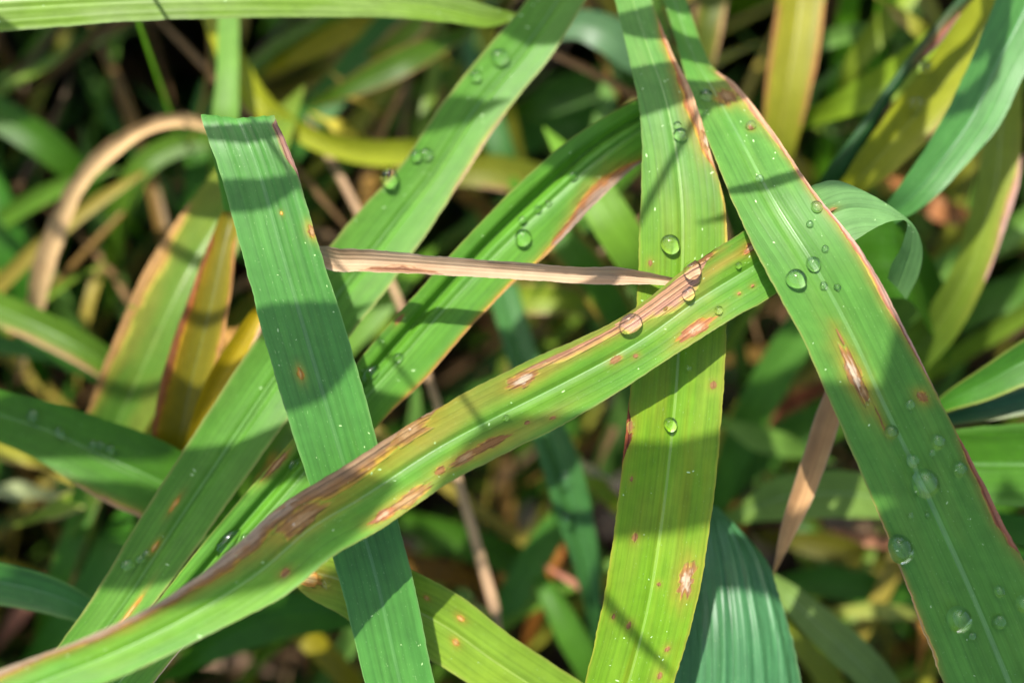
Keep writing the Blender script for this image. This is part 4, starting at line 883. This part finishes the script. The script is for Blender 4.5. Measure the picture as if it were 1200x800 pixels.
for i_, (sh, lf_, dep) in enumerate(OVER_LIST):
    b = over(sh, lf_, dep); OVER.append(b); px, py, pd = to_px(b[0])
    near_ = (pd > .01) & (pd < .2) & (px > -150) & (px < 1350) & (py > -150) & (py < 950)
    if near_.any(): print('NEAR', i_, [(int(a), int(c), round(float(e), 3)) for a, c, e in zip(px[near_], py[near_], pd[near_])])
    bad = (pd > .01) & (px > -20) & (px < 1220) & (py > -20) & (py < 820)
    if bad.any(): print('IN VIEW', i_, [(int(a), int(c), round(float(e), 3)) for a, c, e in zip(px[bad], py[bad], pd[bad])][::6])
r2 = np.random.default_rng(5)
tries = 0
while len(OVER) < len(OVER_LIST) and tries < 600:
    tries += 1
    x, y, a = r2.uniform(-60, 640), r2.uniform(-120, 400), r2.uniform(-.7, .7) + (0 if r2.random() < .5 else math.pi)
    ln = r2.uniform(120, 240); w = r2.uniform(45, 85)
    pts = [(x + math.cos(a) * f * ln, y + math.sin(a) * f * ln + 20 * math.sin(f * 3), w * (1 - .8 * max(0, f - .3))) for f in (-1, -.5, 0, .5, 1)]
    b = over(pts, r2.uniform(.05, .09), .30)
    q = b[0]; px, py, pd = to_px(q)
    k = (CAM - q) @ BACK                      # where its shade meets the sharp leaves
    fx, fy, fd = to_px(q - SUN[None] * (.2 - pd)[:, None])
    tx, ty, td = to_px(q - SUN[None] * (.222 - pd)[:, None])
    if ((tx > -40) & (tx < 640) & (ty > -50) & (ty < 60)).any(): continue
    inside = (pd > 0) & (px > -40) & (px < 1240) & (py > -40) & (py < 840)
    if inside.any() or ((fx > 180) & (fx < 1200) & (fy > -70) & (fy < 800)).any(): continue
    OVER.append(b)
print('shade blades', len(OVER), tries)
o = link('surrounding_and_shade_grass', ribbons_mesh('surrounding_and_shade_grass', tall + OVER, M_LEAF)); o['kind'] = 'stuff'
o['label'] = 'tall grass leaves all round the picture, with unseen blades added for shade'; o['category'] = 'grass'

# ------------------------------------------------------------------ water droplets
def drop_mesh(seed, h=0.78, cut=118):
    k, rg = 40, 22; ph = np.radians(np.linspace(0, cut, rg)); th = np.linspace(0, 2 * np.pi, k, endpoint=False)
    PH, TH = np.meshgrid(ph, th, indexing='ij')
    w = 1 + 0.05 * np.sin(2 * TH + seed) + .03 * np.sin(3 * TH + 2 * seed)
    x = np.sin(PH) * np.cos(TH) * w; y = np.sin(PH) * np.sin(TH) * w; z = h * (np.cos(PH) - math.cos(math.radians(cut))) - .03
    V = np.stack([x, y, z], -1).reshape(-1, 3)
    i = np.arange(rg - 1)[:, None] * k; j = np.arange(k)[None]; j2 = (j + 1) % k
    F = np.stack([i + j, i + k + j, i + k + j2, i + j2], -1).reshape(-1, 4); F = np.where(F < k, 0, F)
    tri = F[:k][:, [0, 1, 2]]; quad = F[k:]
    return make_mesh('water_droplet', V, np.concatenate([tri, quad[:, [0, 1, 2]], quad[:, [0, 2, 3]]]), None, None, M_WATER)
DM = [drop_mesh(0.3, .86, 120), drop_mesh(1.7, .76, 114), drop_mesh(3.1, .66, 108), drop_mesh(2.2, .95, 134)]
def drop(lf, x, y, r, label, kind=0, elong=1.0):
    s, t = lf.find(x, y); sa, ta = np.array([s]), np.array([t])
    p = lf.surf(sa, ta)[0]; nv = lf.normal(sa, ta)[0]; T = lf.at(lf.T, sa)[0]; T = nrm(T - nv * (T @ nv)); S = np.cross(nv, T)
    R = r * float(to_px(p[None])[2][0]) / F_PX
    o = link('water_droplet', DM[kind])
    M = Matrix(((T[0] * R * elong, S[0] * R, nv[0] * R, p[0] * SC), (T[1] * R * elong, S[1] * R, nv[1] * R, p[1] * SC), (T[2] * R * elong, S[2] * R, nv[2] * R, p[2] * SC), (0, 0, 0, 1)))
    o.matrix_world = M
    o.cycles.is_caustics_caster = True
    tag(o, label, 'droplet', 'water droplets on the leaves')
for (lf, x, y, r, lab, *k) in DROPS:
    drop(lf, x, y, r, lab, *k)

# pale dust and wax flecks on the blades: too small and many to count
def flecks():
    m = bpy.data.materials.new('pale_dust'); m.use_nodes = True; b = m.node_tree.nodes['Principled BSDF']
    n = m.node_tree.nodes.new('ShaderNodeTexNoise'); n.inputs['Scale'].default_value = 3.0
    r = m.node_tree.nodes.new('ShaderNodeValToRGB'); r.color_ramp.elements[0].color = (.15, .27, .07, 1); r.color_ramp.elements[1].color = (.34, .46, .22, 1)
    m.node_tree.links.new(n.outputs[0], r.inputs[0]); m.node_tree.links.new(r.outputs[0], b.inputs['Base Color']); b.inputs['Roughness'].default_value = .6
    an = np.linspace(0, 2 * np.pi, 7)[:-1]
    V0 = np.concatenate([[[0, 0, .35]], np.stack([np.cos(an), np.sin(an), 0 * an], 1)]); F0 = np.array([[0, 1 + i, 1 + (i + 1) % 6] for i in range(6)]); Vs, Fs = [], []; off = 0
    for lf, cnt in ((A, 60), (R_, 80), (V_, 70), (G_, 40), (B_, 40), (CL, 60), (LB, 20), (TL, 12)):
        for _ in range(cnt):
            s = np.array([RNG.uniform(0, lf.n - 1)]); t = np.array([RNG.uniform(-.92, .92)])
            p = lf.surf(s, t, .00001)[0]; nv = lf.normal(s, t)[0]; T = lf.at(lf.T, s)[0]; S = np.cross(nv, T); R = .000075 * RNG.uniform(.5, 1.5) ** 1.6
            ex = RNG.uniform(1, 3.2); a = RNG.normal(0, .9); T, S = T * math.cos(a) + S * math.sin(a), S * math.cos(a) - T * math.sin(a)
            Vs.append(p + (V0[:, :1] * T * ex + V0[:, 1:2] * S + V0[:, 2:] * nv * .6) * R); Fs.append(F0 + off); off += len(V0)
    o = link('leaf_dust', make_mesh('leaf_dust', np.concatenate(Vs), np.concatenate(Fs), None, None, m)); o['kind'] = 'stuff'
    o['label'] = 'pale dust flecks scattered over the leaves'; o['category'] = 'dust'
flecks()
